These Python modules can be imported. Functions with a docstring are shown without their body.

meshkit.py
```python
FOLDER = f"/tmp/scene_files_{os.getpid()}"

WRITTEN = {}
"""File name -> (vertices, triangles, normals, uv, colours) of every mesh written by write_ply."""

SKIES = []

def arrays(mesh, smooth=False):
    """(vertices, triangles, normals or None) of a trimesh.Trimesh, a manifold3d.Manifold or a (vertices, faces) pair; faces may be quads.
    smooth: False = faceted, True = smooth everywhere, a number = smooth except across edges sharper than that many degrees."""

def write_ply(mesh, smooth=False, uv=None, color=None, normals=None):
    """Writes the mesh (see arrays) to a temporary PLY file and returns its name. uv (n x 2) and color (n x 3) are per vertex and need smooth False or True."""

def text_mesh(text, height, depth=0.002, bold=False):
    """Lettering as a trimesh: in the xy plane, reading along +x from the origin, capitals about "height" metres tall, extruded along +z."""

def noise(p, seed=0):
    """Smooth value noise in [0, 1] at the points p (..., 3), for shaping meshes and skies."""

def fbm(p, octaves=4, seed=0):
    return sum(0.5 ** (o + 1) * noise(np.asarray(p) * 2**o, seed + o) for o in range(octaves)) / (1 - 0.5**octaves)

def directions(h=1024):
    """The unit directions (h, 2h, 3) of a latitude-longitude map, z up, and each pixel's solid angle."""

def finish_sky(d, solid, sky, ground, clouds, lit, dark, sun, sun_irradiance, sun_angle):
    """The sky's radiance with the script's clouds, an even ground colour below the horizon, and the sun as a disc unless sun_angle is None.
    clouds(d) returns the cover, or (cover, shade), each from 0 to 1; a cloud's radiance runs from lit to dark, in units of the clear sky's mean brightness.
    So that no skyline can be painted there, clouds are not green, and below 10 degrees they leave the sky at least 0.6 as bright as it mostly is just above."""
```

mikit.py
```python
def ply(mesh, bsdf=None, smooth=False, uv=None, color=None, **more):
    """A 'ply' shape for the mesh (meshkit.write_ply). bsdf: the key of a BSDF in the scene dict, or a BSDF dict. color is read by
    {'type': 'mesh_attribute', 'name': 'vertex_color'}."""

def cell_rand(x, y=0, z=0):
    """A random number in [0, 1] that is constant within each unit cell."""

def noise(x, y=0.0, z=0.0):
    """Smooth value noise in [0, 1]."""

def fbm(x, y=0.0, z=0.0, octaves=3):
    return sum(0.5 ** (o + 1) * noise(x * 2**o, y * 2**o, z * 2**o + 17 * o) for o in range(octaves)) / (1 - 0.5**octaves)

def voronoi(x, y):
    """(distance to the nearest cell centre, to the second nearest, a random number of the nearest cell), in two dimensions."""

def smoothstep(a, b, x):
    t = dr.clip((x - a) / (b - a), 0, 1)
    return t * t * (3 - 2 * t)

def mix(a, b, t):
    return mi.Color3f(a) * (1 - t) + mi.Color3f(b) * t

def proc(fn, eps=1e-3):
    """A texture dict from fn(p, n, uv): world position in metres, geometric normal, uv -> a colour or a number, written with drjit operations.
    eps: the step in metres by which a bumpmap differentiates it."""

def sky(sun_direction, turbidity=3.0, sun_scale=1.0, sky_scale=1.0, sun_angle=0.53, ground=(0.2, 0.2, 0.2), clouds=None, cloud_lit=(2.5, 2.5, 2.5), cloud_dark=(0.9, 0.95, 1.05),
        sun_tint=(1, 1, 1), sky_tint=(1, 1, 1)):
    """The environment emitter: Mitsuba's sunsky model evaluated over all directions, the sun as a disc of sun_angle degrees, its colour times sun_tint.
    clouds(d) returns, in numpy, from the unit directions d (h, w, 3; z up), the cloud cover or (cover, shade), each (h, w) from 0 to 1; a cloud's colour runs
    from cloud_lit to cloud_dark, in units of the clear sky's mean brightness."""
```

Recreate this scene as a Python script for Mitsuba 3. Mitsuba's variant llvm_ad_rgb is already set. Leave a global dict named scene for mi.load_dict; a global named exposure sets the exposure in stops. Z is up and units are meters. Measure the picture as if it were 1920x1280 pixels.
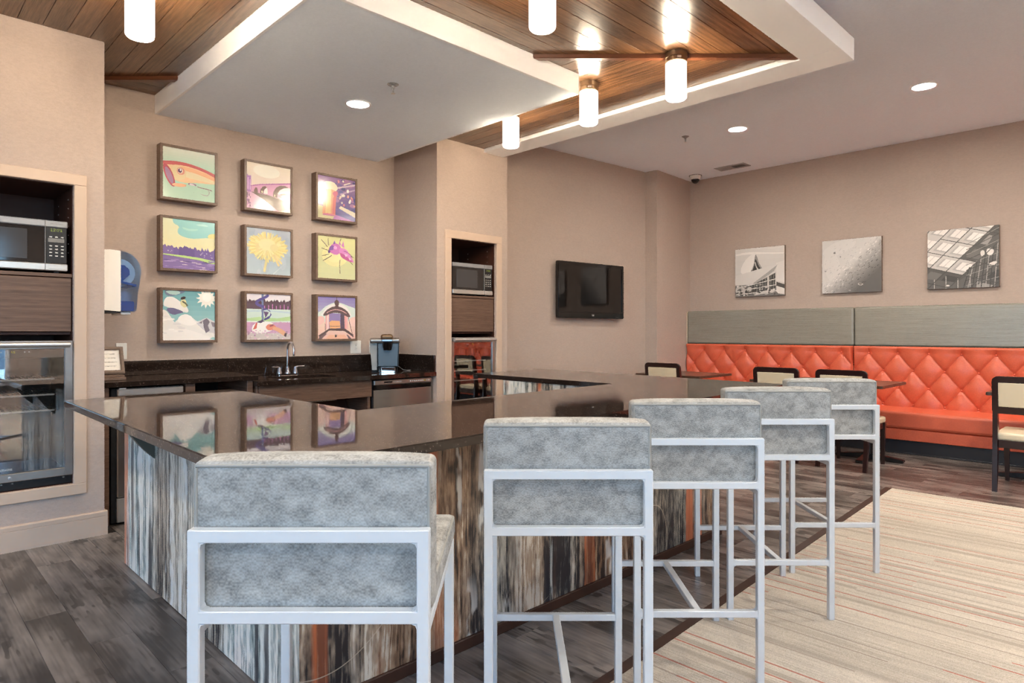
import math, random
import numpy as np, trimesh, manifold3d as m3, drjit as dr, mitsuba as mi
from shapely.geometry import Polygon, LineString, Point, box as sbox, MultiPolygon
from shapely import affinity
from shapely.ops import unary_union
import meshkit, mikit
from mikit import noise, fbm, voronoi, smoothstep, mix, cell_rand, proc

random.seed(7)
rng = np.random.default_rng(7)
T = mi.ScalarTransform4f
scene, labels = {}, {}

# ------------------------------------------------------------------ camera, sky, exposure
ANG = math.radians(45.35)                      # the camera looks across the corner of the room
FWD = np.array([math.cos(ANG), math.sin(ANG), 0.0])
RGT = np.array([math.sin(ANG), -math.cos(ANG), 0.0])
CAMZ = 1.27
scene['camera'] = {'type': 'perspective', 'fov': math.degrees(2 * math.atan(960 / 1215)), 'fov_axis': 'x',
                   'principal_point_offset_y': 18 / 1280, 'near_clip': 0.05, 'far_clip': 200.0,
                   'to_world': T().look_at(origin=[0, 0, CAMZ], target=[float(FWD[0]), float(FWD[1]), CAMZ], up=[0, 0, 1])}
exposure = 1.98
scene['sky'] = mikit.sky((0.5, 0.7, 0.6), turbidity=4.0, sun_scale=0.0, sky_scale=6.0,
                         sky_tint=(0.74, 0.97, 1.13), ground=(0.35, 0.36, 0.36))
LAMP = (16.5, 13.8, 10.2)                       # opal glass of the cylinder lamps
DOWN = (98.0, 92.0, 82.0)                      # recessed downlights


def C(r, g, b):
    v = np.array([r, g, b]) / 255.0
    return [float(x) for x in np.where(v <= 0.04045, v / 12.92, ((v + 0.055) / 1.055) ** 2.4)]


def rgb(c):
    return {'type': 'rgb', 'value': list(map(float, c))}


# ------------------------------------------------------------------ materials
def mat(key, base, rough=0.5, metallic=0.0, spec=0.5, bump=None, bump_scale=1.0, clear=0.0, clear_gloss=0.9, **kw):
    d = {'type': 'principled', 'base_color': base if isinstance(base, dict) else rgb(base), 'roughness': rough,
         'metallic': metallic, 'specular': spec, **kw}
    if clear:
        d['clearcoat'] = clear
        d['clearcoat_gloss'] = clear_gloss
    if bump is not None:
        d = {'type': 'bumpmap', 'texture': proc(bump[0], bump[1]), 'scale': bump_scale, 'bsdf': d}
    scene[key] = {'type': 'twosided', 'bsdf': d}
    return key


def wall_fn(p, n, uv):
    f = noise(p.x * 55 + p.y * 55, p.z * 130) * 0.5 + noise(p.x * 210 + p.y * 210, p.z * 210, p.y * 60) * 0.5
    return mix((0.425, 0.333, 0.280), (0.485, 0.383, 0.324), f)


mat('wall_paint', proc(wall_fn), rough=0.75, spec=0.25)
mat('trim_paint', C(196, 172, 152), rough=0.45, spec=0.4)


def ceil_fn(p, n, uv):
    f = noise(p.x * 90, p.y * 90) * 0.5 + noise(p.x * 240, p.y * 240) * 0.5
    return mix((0.71, 0.76, 0.815), (0.77, 0.82, 0.875), f)


mat('ceiling_paint', proc(ceil_fn), rough=0.85, spec=0.2)
mat('white_paint', C(240, 239, 238), rough=0.5, spec=0.3)
mat('white_plastic', C(236, 232, 224), rough=0.35)


def wood_fn(along):
    def fn(p, n, uv):
        a, c = (p.x, p.y) if along == 'x' else (p.y, p.x)
        row = dr.floor(c / 0.12)
        r = cell_rand(row, 3, 1 if along == 'x' else 2)
        w = c + 0.02 * (noise(a * 1.1 + r * 31, c * 7) - 0.5)
        ring = dr.sin((w * 190 + 26 * fbm(a * 0.75 + r * 40, w * 6 + r * 9)) * 1.0)
        pore = noise(a * 16 + r * 50, c * 420)
        f = 0.34 + 0.30 * r + 0.09 * ring * smoothstep(0.35, 0.6, fbm(a * 1.4 + r * 12, c * 5)) + 0.26 * (pore - 0.5) + 0.30 * (fbm(a * 2.3, c * 14) - 0.5)
        return mix((0.024, 0.0095, 0.0038), (0.160, 0.076, 0.033), smoothstep(0.0, 1.0, f))
    return fn


mat('wood_along_x', proc(wood_fn('x')), rough=0.24, spec=0.6, clear=0.5, clear_gloss=0.75)
mat('wood_along_y', proc(wood_fn('y')), rough=0.24, spec=0.6, clear=0.5, clear_gloss=0.75)
mat('wood_molding', C(84, 48, 30), rough=0.35)


def cab_fn(p, n, uv):
    f = noise((p.x + p.y) * 5, p.z * 140) * 0.6 + noise((p.x + p.y) * 22, p.z * 330) * 0.4
    return mix((0.075, 0.040, 0.026), (0.165, 0.095, 0.064), f)


mat('cabinet_wood', proc(cab_fn), rough=0.42)


def frame_fn(p, n, uv):
    f = noise(p.x * 30, p.z * 30, p.y * 260) * 0.5 + noise(p.x * 120, p.z * 120, p.y * 40) * 0.5
    return mix((0.105, 0.062, 0.041), (0.190, 0.120, 0.083), f)


mat('frame_wood', proc(frame_fn), rough=0.4)
mat('dark_interior', C(66, 38, 27), rough=0.5)
mat('black_plastic', C(17, 16, 17), rough=0.32)
mat('black_gloss', C(9, 9, 10), rough=0.06, spec=0.6)
mat('black_matte', C(12, 11, 11), rough=0.7)


def quartz_fn(p, n, uv):
    d1, d2, r = voronoi(p.x * 260 + p.z * 90, p.y * 260 + p.z * 130)
    s = smoothstep(0.93, 0.97, r) * smoothstep(0.45, 0.2, d1)
    g = noise(p.x * 130, p.y * 130, p.z * 130)
    return mix(mix((0.010, 0.0062, 0.0052), (0.022, 0.0135, 0.010), g), (0.30, 0.24, 0.20), s * 0.7)


scene['quartz'] = {'type': 'twosided', 'bsdf': {'type': 'principled', 'base_color': proc(quartz_fn), 'roughness': 0.02, 'eta': 1.55}}


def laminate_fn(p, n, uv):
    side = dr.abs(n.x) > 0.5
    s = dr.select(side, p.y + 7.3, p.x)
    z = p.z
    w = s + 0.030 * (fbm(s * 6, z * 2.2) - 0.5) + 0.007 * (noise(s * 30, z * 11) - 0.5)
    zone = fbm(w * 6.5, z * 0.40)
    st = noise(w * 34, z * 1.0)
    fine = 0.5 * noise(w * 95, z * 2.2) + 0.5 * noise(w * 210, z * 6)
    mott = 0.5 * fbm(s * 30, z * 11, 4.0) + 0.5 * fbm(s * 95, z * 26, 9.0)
    t = dr.clip(dr.select(side, 0.63, 0.54) + 0.80 * (zone - 0.5) + 0.52 * (st - 0.5) + 0.70 * (fine - 0.5) + 0.95 * (mott - 0.5), 0, 1)  # x-facing panels get a paler tone, daylight put into the print
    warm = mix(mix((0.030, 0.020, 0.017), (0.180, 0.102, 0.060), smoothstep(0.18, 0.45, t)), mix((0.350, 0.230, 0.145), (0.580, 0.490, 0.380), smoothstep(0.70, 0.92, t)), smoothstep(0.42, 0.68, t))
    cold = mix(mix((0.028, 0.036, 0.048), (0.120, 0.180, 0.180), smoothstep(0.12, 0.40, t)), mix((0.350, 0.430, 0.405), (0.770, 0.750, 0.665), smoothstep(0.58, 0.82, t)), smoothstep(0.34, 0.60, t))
    print_daylight = dr.clip(dr.select(side, 0.72, 0.06) + 0.95 * (noise(w * 4.3, z * 0.5 + 2.0) - 0.5), 0, 1)  # bluish daylight painted into x-facing panels, on top of random print variation
    col = mix(warm, cold, print_daylight)
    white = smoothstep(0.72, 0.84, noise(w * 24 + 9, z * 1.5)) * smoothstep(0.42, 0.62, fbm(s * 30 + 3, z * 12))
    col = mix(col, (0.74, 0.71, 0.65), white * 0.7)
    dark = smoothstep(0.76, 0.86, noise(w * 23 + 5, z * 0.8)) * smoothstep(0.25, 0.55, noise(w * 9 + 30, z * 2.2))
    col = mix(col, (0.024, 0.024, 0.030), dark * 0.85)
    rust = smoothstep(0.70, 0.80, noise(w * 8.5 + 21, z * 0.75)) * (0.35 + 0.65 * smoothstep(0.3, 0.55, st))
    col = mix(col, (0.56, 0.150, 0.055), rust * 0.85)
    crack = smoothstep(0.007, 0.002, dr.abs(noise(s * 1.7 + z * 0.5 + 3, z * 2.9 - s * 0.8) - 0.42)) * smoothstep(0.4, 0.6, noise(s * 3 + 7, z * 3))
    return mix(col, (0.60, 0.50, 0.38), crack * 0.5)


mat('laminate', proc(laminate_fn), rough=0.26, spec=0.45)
mat('kick_wood', C(58, 34, 24), rough=0.45)

PW, PL = 0.158, 1.22


def lvt_fn(p, n, uv):
    row = dr.floor(p.x / PW)
    y = p.y / PL + row * 0.37
    r = cell_rand(row, dr.floor(y), 5)
    r2 = cell_rand(row, dr.floor(y), 8)
    m = fbm(p.x * 9 + r * 40, p.y * 3.2 + r * 17, 0.0, 4)
    g = noise(p.x * 150 + r * 9, p.y * 7)
    scr = smoothstep(0.60, 0.78, noise(p.x * 60 + 90 * r, p.y * 16)) * smoothstep(0.45, 0.7, noise(p.x * 12 + 3 * r, p.y * 4 + 8))
    f = 0.10 + 0.40 * r + 1.05 * (m - 0.36) + 0.25 * (g - 0.5)
    col = mix((0.032, 0.028, 0.027), (0.265, 0.228, 0.205), smoothstep(0.0, 1.0, f))
    col = mix(col, (0.020, 0.017, 0.016), scr * 0.75)
    return mix(col, (0.16, 0.125, 0.10), 0.22 * r2)


mat('lvt', proc(lvt_fn), rough=0.34, spec=0.5)
mat('floor_gap', C(24, 19, 17), rough=0.8)


def carpet_fn(p, n, uv):
    s = p.x / 0.083
    row = dr.floor(s)
    fr = s - row
    seg = dr.floor(p.y / 0.95 + cell_rand(row, 4, 4) * 3)
    k = cell_rand(row, seg, 2)
    k2 = cell_rand(row, seg, 6)
    line = smoothstep(0.075, 0.035, dr.abs(fr - 0.5))
    fine = noise(p.x * 240, p.y * 5)
    tuft = noise(p.x * 420, p.y * 420)
    band = fbm(p.x * 7.5, p.y * 0.8 + 3)
    base = mix((0.335, 0.285, 0.228), (0.580, 0.505, 0.415), smoothstep(0.1, 0.9, 0.30 * fine + 0.30 * band + 0.40 * tuft))
    base = mix(base, (0.250, 0.205, 0.165), smoothstep(0.62, 0.9, k2) * smoothstep(0.30, 0.10, dr.abs(fr - 0.80)) * 0.5)
    lc = dr.select(k > 0.60, mi.Color3f(0.36, 0.085, 0.055), dr.select(k > 0.25, mi.Color3f(0.27, 0.215, 0.175), mi.Color3f(0.46, 0.39, 0.32)))
    return mix(base, lc, line * 0.75)


def tuft_fn(p, n, uv):
    return 0.0012 * (noise(p.x * 500, p.y * 90) + noise(p.x * 160, p.y * 400))


mat('carpet', proc(carpet_fn), rough=0.95, spec=0.05)
mat('strip_rubber', C(60, 40, 32), rough=0.5)

mat('silver_frame', C(207, 210, 212), rough=0.36, metallic=0.35, spec=0.5)
mat('steel', C(176, 172, 168), rough=0.26, metallic=0.95)
mat('steel_light', C(214, 212, 208), rough=0.3, metallic=0.85)
mat('chrome', C(225, 225, 228), rough=0.07, metallic=1.0)
mat('bronze', C(120, 98, 76), rough=0.35, metallic=0.8)


def vinyl_fn(p, n, uv):
    q = p.x * 1.0 + p.y * 0.6
    m = fbm(p.x * 33, p.y * 33, p.z * 33, 4)
    g = noise(p.x * 300, p.y * 300, p.z * 300)
    f = smoothstep(0.22, 0.80, m) * 0.46 + 0.54 * g
    return mix((0.120, 0.117, 0.110), (0.420, 0.412, 0.385), f)


def grain_fn(p, n, uv):
    return noise(p.x * 520, p.y * 520, p.z * 520) * 0.5 + noise(p.x * 230, p.y * 230, p.z * 230) * 0.5


mat('stool_vinyl', proc(vinyl_fn), rough=0.46, spec=0.45)
mat('stool_piping', C(140, 138, 132), rough=0.45)


def leather_fn(p, n, uv):
    f = noise(p.y * 160, p.z * 160, p.x * 160) * 0.5 + fbm(p.y * 6, p.z * 6) * 0.5
    return mix((0.56, 0.096, 0.046), (0.70, 0.145, 0.074), f)


mat('orange_leather', proc(leather_fn), rough=0.34, spec=0.5)


def head_fn(p, n, uv):
    f = noise(p.y * 6, p.z * 260) * 0.6 + noise(p.y * 40, p.z * 420) * 0.4
    return mix((0.225, 0.212, 0.175), (0.330, 0.315, 0.265), f)


mat('grey_upholstery', proc(head_fn), rough=0.28, metallic=0.15, spec=0.6)
mat('chair_wood', C(38, 20, 19), rough=0.22, spec=0.55)
mat('cream_vinyl', C(214, 198, 168), rough=0.42)


def table_fn(p, n, uv):
    f = noise(p.x * 4, p.y * 120) * 0.6 + noise(p.x * 20, p.y * 320) * 0.4
    return mix((0.050, 0.026, 0.018), (0.105, 0.058, 0.040), f)


mat('table_wood', proc(table_fn), rough=0.25, spec=0.5)
mat('print_colors', {'type': 'mesh_attribute', 'name': 'vertex_color'}, rough=0.12, spec=0.5)
mat('canvas_colors', {'type': 'mesh_attribute', 'name': 'vertex_color'}, rough=0.35, spec=0.4)
mat('canvas_edge', C(110, 96, 86), rough=0.6)
mat('paper', C(238, 232, 222), rough=0.7)
mat('ink', C(70, 66, 64), rough=0.7)
mat('grey_ink', C(120, 118, 116), rough=0.6)
mat('white_ink', C(215, 212, 208), rough=0.5)
mat('corbel_metal', C(70, 72, 64), rough=0.45)
mat('door_window', C(58, 58, 60), rough=0.10, spec=0.7)
mat('door_glass_black', C(22, 21, 22), rough=0.05, spec=0.8)
mat('coffee_blue_steel', C(84, 96, 106), rough=0.34, metallic=0.35)
mat('blue_plastic', C(60, 105, 160), rough=0.25)
mat('tank_plastic', C(150, 150, 148), rough=0.15)
scene['fridge_glass'] = {'type': 'thindielectric', 'int_ior': 2.4, 'specular_transmittance': rgb((0.55, 0.55, 0.55)), 'specular_reflectance': rgb((1, 1, 1))}
scene['blue_glass'] = {'type': 'thindielectric', 'int_ior': 1.5, 'specular_transmittance': rgb((0.42, 0.58, 0.80))}

# ------------------------------------------------------------------ mesh helpers
_cv = []
for sx in (-1, 1):
    for sy in (-1, 1):
        for sz in (-1, 1):
            for k in range(3):
                _cv.append((sx, sy, sz, k))
_pts = np.array([[s[i] * (1.0 if i == s[3] else 0.8) for i in range(3)] for s in _cv])
from scipy.spatial import ConvexHull
_h = ConvexHull(_pts)
_CF = []
for tri, eq in zip(_h.simplices, _h.equations):
    a, b, c = _pts[tri]
    _CF.append(tri if np.dot(np.cross(b - a, c - a), eq[:3]) > 0 else tri[::-1])
_CF = np.array(_CF)


def cbox(x0, x1, y0, y1, z0, z1, c=0.003):
    """a box with chamfered edges"""
    lo, hi = np.array([x0, y0, z0], float), np.array([x1, y1, z1], float)
    mid, h = (lo + hi) / 2, (hi - lo) / 2
    c = min(c, 0.45 * float(h.min()))
    v = np.array([[mid[i] + s[i] * (h[i] - (0.0 if i == s[3] else c)) for i in range(3)] for s in _cv])
    return trimesh.Trimesh(v, _CF, process=False)


_ico = trimesh.creation.icosphere(2)


def rbox(x0, x1, y0, y1, z0, z1, r, seg=None):
    """a box with rounded edges"""
    s = trimesh.creation.icosphere(2 if seg is None else seg).vertices * r
    pts = np.vstack([s + np.array([x, y, z]) for x in (x0 + r, x1 - r) for y in (y0 + r, y1 - r) for z in (z0 + r, z1 - r)])
    m = m3.Manifold.hull_points(pts).to_mesh()
    return trimesh.Trimesh(m.vert_properties[:, :3], m.tri_verts, process=False)


def join(*ms):
    ms = [m for m in ms if m is not None]
    return trimesh.util.concatenate(ms) if len(ms) > 1 else ms[0]


def ext(poly, z0, z1):
    """polygon (shapely or points) extruded upwards"""
    if not isinstance(poly, (Polygon, MultiPolygon)):
        poly = Polygon(poly)
    out = []
    for g in getattr(poly, 'geoms', [poly]):
        if g.area < 1e-9:
            continue
        m = trimesh.creation.extrude_polygon(g, z1 - z0, engine='earcut')
        m.apply_translation([0, 0, z0])
        out.append(m)
    return join(*out)


def bevel_ext(poly, z0, z1, c=0.003):
    """extruded polygon with the upper and lower edges chamfered"""
    poly = poly if isinstance(poly, Polygon) else Polygon(poly)
    cs = lambda g: m3.CrossSection([np.array(g.exterior.coords)[:-1]] + [np.array(r.coords)[:-1] for r in g.interiors], m3.FillRule.EvenOdd)
    inner = poly.buffer(-c, join_style=2)
    a = m3.Manifold.extrude(cs(poly), z1 - z0 - 2 * c).translate([0, 0, z0 + c])
    b = m3.Manifold.extrude(cs(inner), z1 - z0).translate([0, 0, z0])
    m = (a + b).to_mesh()
    return trimesh.Trimesh(m.vert_properties[:, :3], m.tri_verts, process=False)


def prism_xz(pts, y0, y1):
    """outline in x,z extruded along y"""
    m = ext(pts, 0, y1 - y0)
    v = m.vertices.copy()
    m.vertices = np.stack([v[:, 0], y1 - v[:, 2], v[:, 1]], 1)
    return m


def prism_yz(pts, x0, x1):
    """outline in y,z extruded along x"""
    m = ext(pts, 0, x1 - x0)
    v = m.vertices.copy()
    m.vertices = np.stack([v[:, 2] + x0, v[:, 0], v[:, 1]], 1)
    return m


def lathe(profile, n=32):
    """profile of (r, z) from the bottom outwards and up"""
    return trimesh.creation.revolve(np.array(profile, float), sections=n)


def at(m, x=0, y=0, z=0, rz=0.0, rx=0.0, ry=0.0):
    m = m.copy()
    M = trimesh.transformations.euler_matrix(rx, ry, rz, 'sxyz')
    M[:3, 3] = (x, y, z)
    m.apply_transform(M)
    return m


def tube(path, r, sides=10, closed=False):
    p = np.asarray(path, float)
    n = len(p)
    t = np.gradient(p, axis=0) if not closed else np.roll(p, -1, 0) - np.roll(p, 1, 0)
    t /= np.linalg.norm(t, axis=1, keepdims=True) + 1e-12
    u = np.cross(t[0], [0, 0, 1.0])
    if np.linalg.norm(u) < 0.05:
        u = np.cross(t[0], [1.0, 0, 0])
    u /= np.linalg.norm(u)
    ring = []
    R = np.broadcast_to(r, (n,))
    for i in range(n):
        u = u - t[i] * np.dot(u, t[i])
        u /= np.linalg.norm(u) + 1e-12
        w = np.cross(t[i], u)
        a = np.arange(sides) * 2 * math.pi / sides
        ring.append(p[i] + R[i] * (np.cos(a)[:, None] * u + np.sin(a)[:, None] * w))
    v = np.vstack(ring)
    f = []
    m = n if closed else n - 1
    for i in range(m):
        for j in range(sides):
            a, b = i * sides + j, i * sides + (j + 1) % sides
            c, d = ((i + 1) % n) * sides + j, ((i + 1) % n) * sides + (j + 1) % sides
            f += [[a, b, d], [a, d, c]]
    if not closed:
        v = np.vstack([v, p[0], p[-1]])
        for j in range(sides):
            f.append([n * sides, (j + 1) % sides, j])
            f.append([n * sides + 1, (n - 1) * sides + j, (n - 1) * sides + (j + 1) % sides])
    return trimesh.Trimesh(v, np.array(f), process=False)


def rrect(x0, x1, y0, y1, r, n=6):
    return sbox(x0 + r, y0 + r, x1 - r, y1 - r).buffer(r, quad_segs=n)


def text(s, h, bold=False, depth=0.0008):
    return meshkit.text_mesh(s, h, depth, bold)


def text_xz(s, h, x, y, z, center=True, bold=False, depth=0.0008):
    """lettering that reads along +x on a face that looks towards -y"""
    m = text(s, h, bold, depth)
    if center:
        m.apply_translation([-m.bounds.mean(0)[0], 0, 0])
    v = m.vertices.copy()
    m.vertices = np.stack([v[:, 0] + x, y - v[:, 2], v[:, 1] + z], 1)
    return m


# ------------------------------------------------------------------ scene helpers
def free(key):
    if key not in scene and key not in labels and not any(k.startswith(key + '__') for k in scene):
        return key
    k = 1
    while f'{key}_{k:03d}' in scene or f'{key}_{k:03d}' in labels or any(q.startswith(f'{key}_{k:03d}__') for q in scene):
        k += 1
    return f'{key}_{k:03d}'


_count = {}


def freepart(key):
    n = _count.get(key, 0)
    _count[key] = n + 1
    return key if n == 0 else f'{key}_{n:03d}'


def thing(name, label, cat, group=None):
    key = free(name)
    labels[key] = {'label': label, 'category': cat}
    if group:
        labels[key]['group'] = group
    return key


def part(parent, name, mesh, bsdf, smooth=False, label=None, kind=None, **kw):
    key = freepart(parent + '__' + name)
    scene[key] = mikit.ply(mesh, bsdf, smooth=smooth, **kw)
    if label or kind:
        labels[key] = {}
        if label:
            labels[key]['label'] = label
        if kind:
            labels[key]['kind'] = kind
    return key


def single(name, mesh, bsdf, label, cat, group=None, smooth=False, **kw):
    key = thing(name, label, cat, group)
    scene[key] = mikit.ply(mesh, bsdf, smooth=smooth, **kw)
    return key


def struct(name, mesh, bsdf, label, smooth=False, cat=None):
    scene[name] = mikit.ply(mesh, bsdf, smooth=smooth)
    labels[name] = {'label': label, 'kind': 'structure', 'category': cat or name.split('_')[0]}
    return name


def copy_tree(src, M, label, group=None, name=None):
    """the thing src again under its own key, moved by the 4x4 matrix M"""
    key = free(name or src)
    labels[key] = {'label': label, 'category': labels[src]['category']}
    if group:
        labels[key]['group'] = group
    for k in [k for k in scene if k.startswith(src + '__')]:
        nk = key + k[len(src):]
        scene[nk] = {**scene[k], 'to_world': T(M)}
        if k in labels:
            labels[nk] = dict(labels[k])
    return key


def place_tree(src, M):
    for k in [k for k in scene if k.startswith(src + '__')]:
        scene[k] = {**scene[k], 'to_world': T(M)}


def pose(x, y, z=0.0, rz=0.0):
    M = trimesh.transformations.euler_matrix(0, 0, rz)
    M[:3, 3] = (x, y, z)
    return M

# ================================================================== THE ROOM
ZC = 3.40                                       # grey ceiling
ZW = 3.09                                       # underside of the wood canopy
WEST, SOUTH, EAST, NORTH = -3.2, -3.8, 8.26, 5.48

struct('floor', cbox(WEST - .2, EAST + .3, SOUTH - .2, NORTH + .3, -0.12, -0.004, 0.001), 'floor_gap', 'dark grey-brown weathered wood-look plank floor', cat='floor')


def edge_y(x):                                  # line where the planks meet the carpet
    return 1.466 + (x - 2.479) * 0.0395


planks = []
for row in range(-3, 54):
    x0, x1 = row * PW, (row + 1) * PW
    xm = (x0 + x1) / 2
    if x1 > 8.2 or x0 < -0.45:
        continue
    lo, hi = (edge_y(xm) + 0.004, 4.84) if xm < 5.893 else (-1.0, 4.88)
    if xm < 1.05:
        hi = 4.70
    k0 = math.floor(lo / PL + row * 0.37)
    for k in range(k0, k0 + 8):
        a, b = (k - row * 0.37) * PL, (k + 1 - row * 0.37) * PL
        a, b = max(a, lo), min(b, hi)
        if b - a < 0.03:
            continue
        planks.append((x0, x1, a, b))
planks.sort(key=lambda q: math.hypot((q[0] + q[1]) / 2, (q[2] + q[3]) / 2))
for x0, x1, a, b in planks[:300]:
    part('floor', 'plank', cbox(x0 + .0006, x1 - .0006, a + .0006, b - .0006, -0.006, 0.0, 0.0008), 'lvt')
print('planks', len(planks))

cp = [(WEST, edge_y(WEST)), (WEST, SOUTH), (5.893, SOUTH), (5.893, edge_y(5.893))]
struct('floor_carpet', ext(cp, -0.006, 0.001), 'carpet', 'beige loop carpet with thin red and grey stripes', cat='carpet')
q = [(WEST, edge_y(WEST) - .024), (5.893, edge_y(5.893) - .024), (5.893, edge_y(5.893) + .022), (WEST, edge_y(WEST) + .022)]
struct('trim_1', bevel_ext(q, -0.004, 0.004, 0.0015), 'strip_rubber', 'dark brown strip between the carpet and the plank floor', cat='trim')
struct('floor_far', ext([(5.893, SOUTH), (EAST, SOUTH), (EAST, -1.0), (5.893, -1.0)], -0.006, 0.0), 'lvt', 'plank floor beyond the banquette tables', cat='floor')

# --- walls
N1 = (0.290, 0.877, 0.343, 2.165)               # niche in the left wall: x0, x1, z0, z1
LY = 4.70
wl = [prism_xz(sbox(WEST, 0, 1.04, ZC).difference(sbox(N1[0], N1[2], N1[1], N1[3])), LY, LY + .12), cbox(0.94, 1.04, LY + .119, NORTH + .12, 0, ZC)]
struct('wall_left', join(*wl), 'wall_paint', 'tan painted wall with a tall built-in niche at the left')
struct('wall_alcove', cbox(0.94, 3.86, NORTH, NORTH + .12, 0, ZC), 'wall_paint', 'tan painted back wall of the kitchenette with nine framed prints')
N2 = (3.909, 4.495, 0.343, 2.160)
PY, PX0, PX1 = 4.785, 3.743, 4.657
wp = [prism_xz(sbox(PX0, 0, PX1, ZC).difference(sbox(N2[0], N2[2], N2[1], N2[3])), PY, PY + .12), ext(sbox(PX0, PY + .12, PX0 + .08, NORTH + .12), 0, ZC), ext(sbox(PX1 - .08, PY + .12, PX1, NORTH + .12), 0, ZC),
      cbox(PX0, PX1, NORTH, NORTH + .12, 0, ZC)]
struct('wall_pier', join(*wp), 'wall_paint', 'tan wall pier with a tall built-in niche right of the kitchenette')
struct('wall_back', ext([(4.60, 5.160), (7.350, 4.9035), (7.350, 5.10), (4.60, 5.36)], 0, ZC), 'wall_paint', 'mauve-tan wall that the television hangs on')
struct('wall_corner', ext([(7.344, 4.724), (8.26, 4.765), (8.5, 4.765), (8.5, 5.62), (7.344, 5.62)], 0, ZC), 'wall_paint', 'narrow wall offset between the television wall and the banquette wall')
struct('wall_right', cbox(EAST, EAST + .15, SOUTH - .2, NORTH + .2, 0, ZC), 'wall_paint', 'mauve-tan wall behind the orange banquette')
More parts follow.
